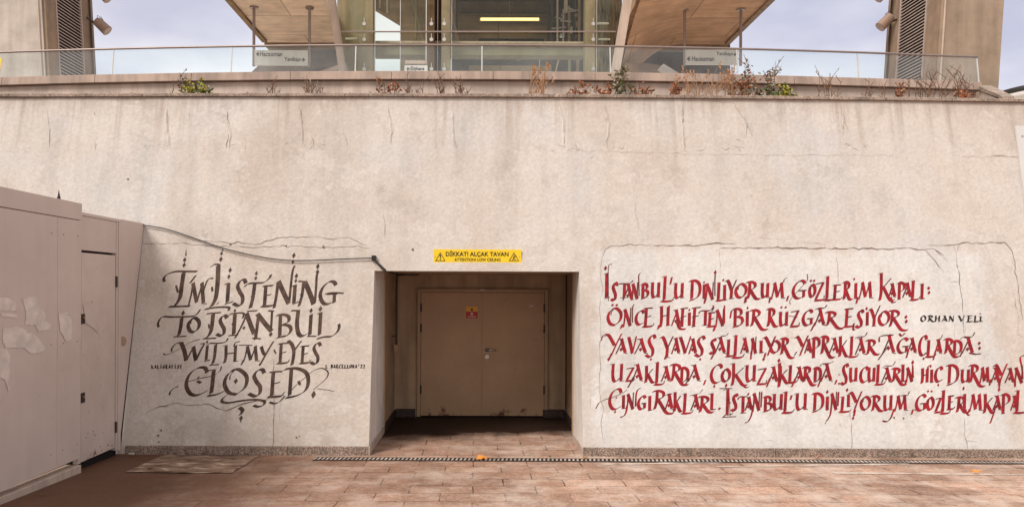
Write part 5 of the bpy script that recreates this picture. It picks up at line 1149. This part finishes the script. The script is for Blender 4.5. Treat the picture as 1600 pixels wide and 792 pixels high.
# ---------------------------------------------------------------- plants in the planter
def wx(px, py, D): return W(px, py, D)
def leaf_q(b, p, d, s, m):
    d = d.normalized(); side = d.cross(Vector((random.uniform(-1, 1), random.uniform(-1, 1), random.uniform(-.3, 1)))).normalized() * s * .32
    b.add([p, p + d * s * .5 + side, p + d * s, p + d * s * .5 - side], [(0, 1, 2, 3)], m)
def plant(px, ytop, spread, stems, label, kind, name='dry_weed', D=None, lean=0):
    D = D or random.uniform(9.45, 9.7)
    basep = W(px, 150, D); basep.z = 4.28
    top = W(px, ytop, D).z; H = top - basep.z
    mats = {'twig': ['twig', 'twig', 'twig'], 'straw': ['straw', 'straw', 'leafbrown'], 'rust': ['twig', 'leafbrown', 'straw'], 'green': ['twig', 'leafgreen', 'leafpale'], 'yellow': ['twig', 'leafyellow', 'leafgreen'], 'grey': ['twig', 'leafgrey', 'leafbrown'], 'bud': ['twig', 'straw', 'leafpale']}[kind]
    st = MB(); lf = MB(); sp = spread * D / F
    stems = int(stems * ({'straw': 2.3, 'twig': 1.6, 'bud': 1.6}.get(kind, 1.1)) + .5) if stems > 1 else 1
    for i in range(stems):
        h = H * (1 if i == 0 else random.uniform(.45, .95)); ox = random.uniform(-1, 1) * sp * .5 if stems > 1 else 0
        dxx = (random.uniform(-1, 1) * sp * .6 + lean * D / F) if i else lean * D / F
        p0 = basep + Vector((ox, random.uniform(-.06, .06), 0)); pts = []; ph = random.uniform(0, 6)
        for k in range(7):
            t = k / 6; bend = t * t
            pts.append(p0 + Vector((dxx * bend + .006 * math.sin(ph + 5 * t), .03 * math.sin(ph + 3 * t), h * (t - (.10 * bend * t if kind == 'straw' else 0)))))
        r0 = .005 if kind == 'straw' else .0062
        st.tube(pts, [r0 * (1 - .65 * k / 6) for k in range(7)], 4)
        nb = {'twig': 3, 'straw': 1, 'rust': 3, 'green': 4, 'yellow': 4, 'grey': 4, 'bud': 3}[kind]
        for q in range(nb):
            k = random.randint(2, 5); p = pts[k]; L = h * random.uniform(.14, .34)
            d = Vector((random.choice((-1, 1)) * random.uniform(.4, 1), random.uniform(-.5, .5), random.uniform(.5, 1.2))).normalized()
            e = p + d * L; st.tube([p, p + d * L * .5 + Vector((0, 0, .01)), e + Vector((0, 0, .015))], [.0045, .0035, .0025], 4)
            if kind in ('rust', 'green', 'yellow', 'grey'):
                for z in range(4): leaf_q(lf, p + d * L * random.uniform(.2, 1), Vector((random.uniform(-1, 1), random.uniform(-1, .6), random.uniform(-.5, 1))), random.uniform(.025, .05), 0 if random.random() < .7 else 1)
            elif kind == 'bud': leaf_q(lf, e, Vector((0, -.3, 1)), .035, 0 if random.random() < .5 else 1)
        if kind in ('green', 'yellow', 'grey', 'rust'):
            nl = {'green': 26, 'yellow': 34, 'grey': 18, 'rust': 8}[kind]
            for z in range(nl):
                k = random.uniform(.8 if kind in ('rust',) else 1.5, 6); p = pts[int(k)] + Vector((random.gauss(0, sp * .16), random.gauss(0, .04), random.gauss(0, .02)))
                leaf_q(lf, p, Vector((random.uniform(-1, 1), random.uniform(-1, .5), random.uniform(-.4, 1))), random.uniform(.03, .06), 0 if random.random() < .68 else 1)
        if kind == 'straw':
            for z in range(5): leaf_q(lf, pts[6] - Vector((0, 0, z * .018)), Vector((random.uniform(-.6, .6), 0, 1)), .035, 0)
    t = thing(name, tuple(basep), label, 'plant', 'plants growing in the planter')
    st.build('stems', M[mats[0]] if kind != 'straw' else M['straw'], t)
    if lf.f: lf.build('foliage_and_seedheads', [M[mats[1]], M[mats[2]]], t)  # leaves; on straw and bud kinds these are seed heads and buds
plant(283, 112, 8, 2, 'thin dry stalk with a pale tuft, just left of the yellow green shrub', 'grey')
plant(305, 122, 22, 5, 'bright yellow green leafy shrub at the left of the planter', 'yellow', 'leafy_shrub')
plant(321, 134, 10, 3, 'tiny dark green tuft right beside the yellow green shrub', 'green', 'leafy_shrub')
plant(272, 130, 4, 1, 'single short bare stalk left of the pale tufted stalk', 'twig')
plant(428, 122, 20, 4, 'sparse bare twigs below the Yenikapı lettering of the left station sign', 'twig')
plant(487, 118, 16, 5, 'bare dark twigs with reddish sprigs right of the left station sign', 'bud')
plant(504, 136, 6, 2, 'very small dark sprig between the twigs and the left leaning prop', 'twig')
plant(606, 122, 24, 6, 'small reddish leafed weed below the left bright window opening', 'rust')
plant(648, 112, 26, 5, 'spread of thin bare twigs directly below the Şişhane sign', 'twig')
plant(690, 118, 14, 4, 'bare V shaped twigs below the twin entrance columns', 'twig')
plant(722, 116, 20, 6, 'fan of bare brown twigs left of the glass joint below the lit tube', 'twig')
plant(838, 90, 26, 9, 'tallest cluster of pale dry stalks below the right end of the lit tube', 'straw', lean=6)
plant(893, 132, 16, 4, 'short rusty sprig left of the big orange leafed weed', 'rust')
plant(918, 128, 34, 9, 'dense low orange leafed weed below the right entrance column', 'rust')
plant(946, 132, 16, 5, 'low rusty weed touching the left side of the green variegated shrub', 'rust')
plant(970, 99, 22, 5, 'tall green and cream variegated shrub beside the right leaning prop', 'green', 'leafy_shrub')
plant(1000, 130, 22, 6, 'brown withered weed just right of the variegated shrub', 'rust')
plant(1054, 124, 22, 7, 'upright rusty weed below the left edge of the right station sign', 'rust')
plant(1078, 100, 30, 5, 'long arching straw grass in front of the lower arrow of the right station sign', 'straw', lean=-10)
plant(1108, 96, 34, 6, 'slanting straw grass in front of the middle of the right station sign', 'straw', lean=14)
plant(1140, 97, 20, 7, 'feathery reddish brown grass below the right end of the right station sign', 'straw')
plant(1163, 122, 32, 9, 'thick rust coloured bush below the right pole of the right station sign', 'rust')
plant(1176, 97, 22, 4, 'pale grey leafed shrub rising out of the rust coloured bush', 'grey', 'leafy_shrub')
plant(1213, 97, 22, 4, 'grey green rounded shrub standing alone against the sky', 'grey', 'leafy_shrub')
plant(1203, 136, 24, 5, 'low dark green ground shrub below the grey green rounded one', 'green', 'leafy_shrub')
plant(1236, 134, 26, 6, 'low green weed with orange tips right of the grey green shrub', 'yellow', 'leafy_shrub')
plant(1279, 110, 6, 1, 'single thin bare stem between the low green weed and the budding twig', 'twig')
plant(1296, 112, 18, 4, 'budding twig with pale seed pods below the clear sky', 'bud')
plant(1366, 122, 24, 4, 'spindly twig below the left edge of the right tower', 'twig')
plant(1405, 126, 10, 4, 'short orange sprig below the white slatted louvre', 'rust')
plant(1424, 118, 8, 2, 'pair of thin stems between the orange sprig and the dark branch', 'twig')
plant(1452, 98, 22, 6, 'dark bare branch with a few rusty leaves below the right tower', 'twig', lean=8)
plant(1468, 104, 20, 3, 'dark leaning bare branch right of the tallest branch below the right tower', 'twig', lean=20)
plant(1505, 106, 30, 8, 'many forked bare twig with orange base at the right end of the planter', 'twig')
plant(1500, 140, 26, 6, 'low orange weed at the foot of the forked twig', 'rust')
# small moss crumbs along the coping, uncountable
b = MB()
for k in range(700):
    px = random.uniform(0, 1560); x = W(px, 148, 9.2).x; y = wall_y(x, ZTOP) + random.uniform(.02, .11); s = random.uniform(.004, .016)
    P = [(x + s * random.uniform(-1, 1), y + s * random.uniform(-1, 1), 4.31 + s * random.uniform(.3, 2.0)) for _ in range(4)]
    b.add(P, [(0, 1, 2), (0, 2, 3), (0, 3, 1)])
tag(b.build('moss_crumbs', M['soil']), 'crumbs of soil and moss along the coping', kind='stuff')
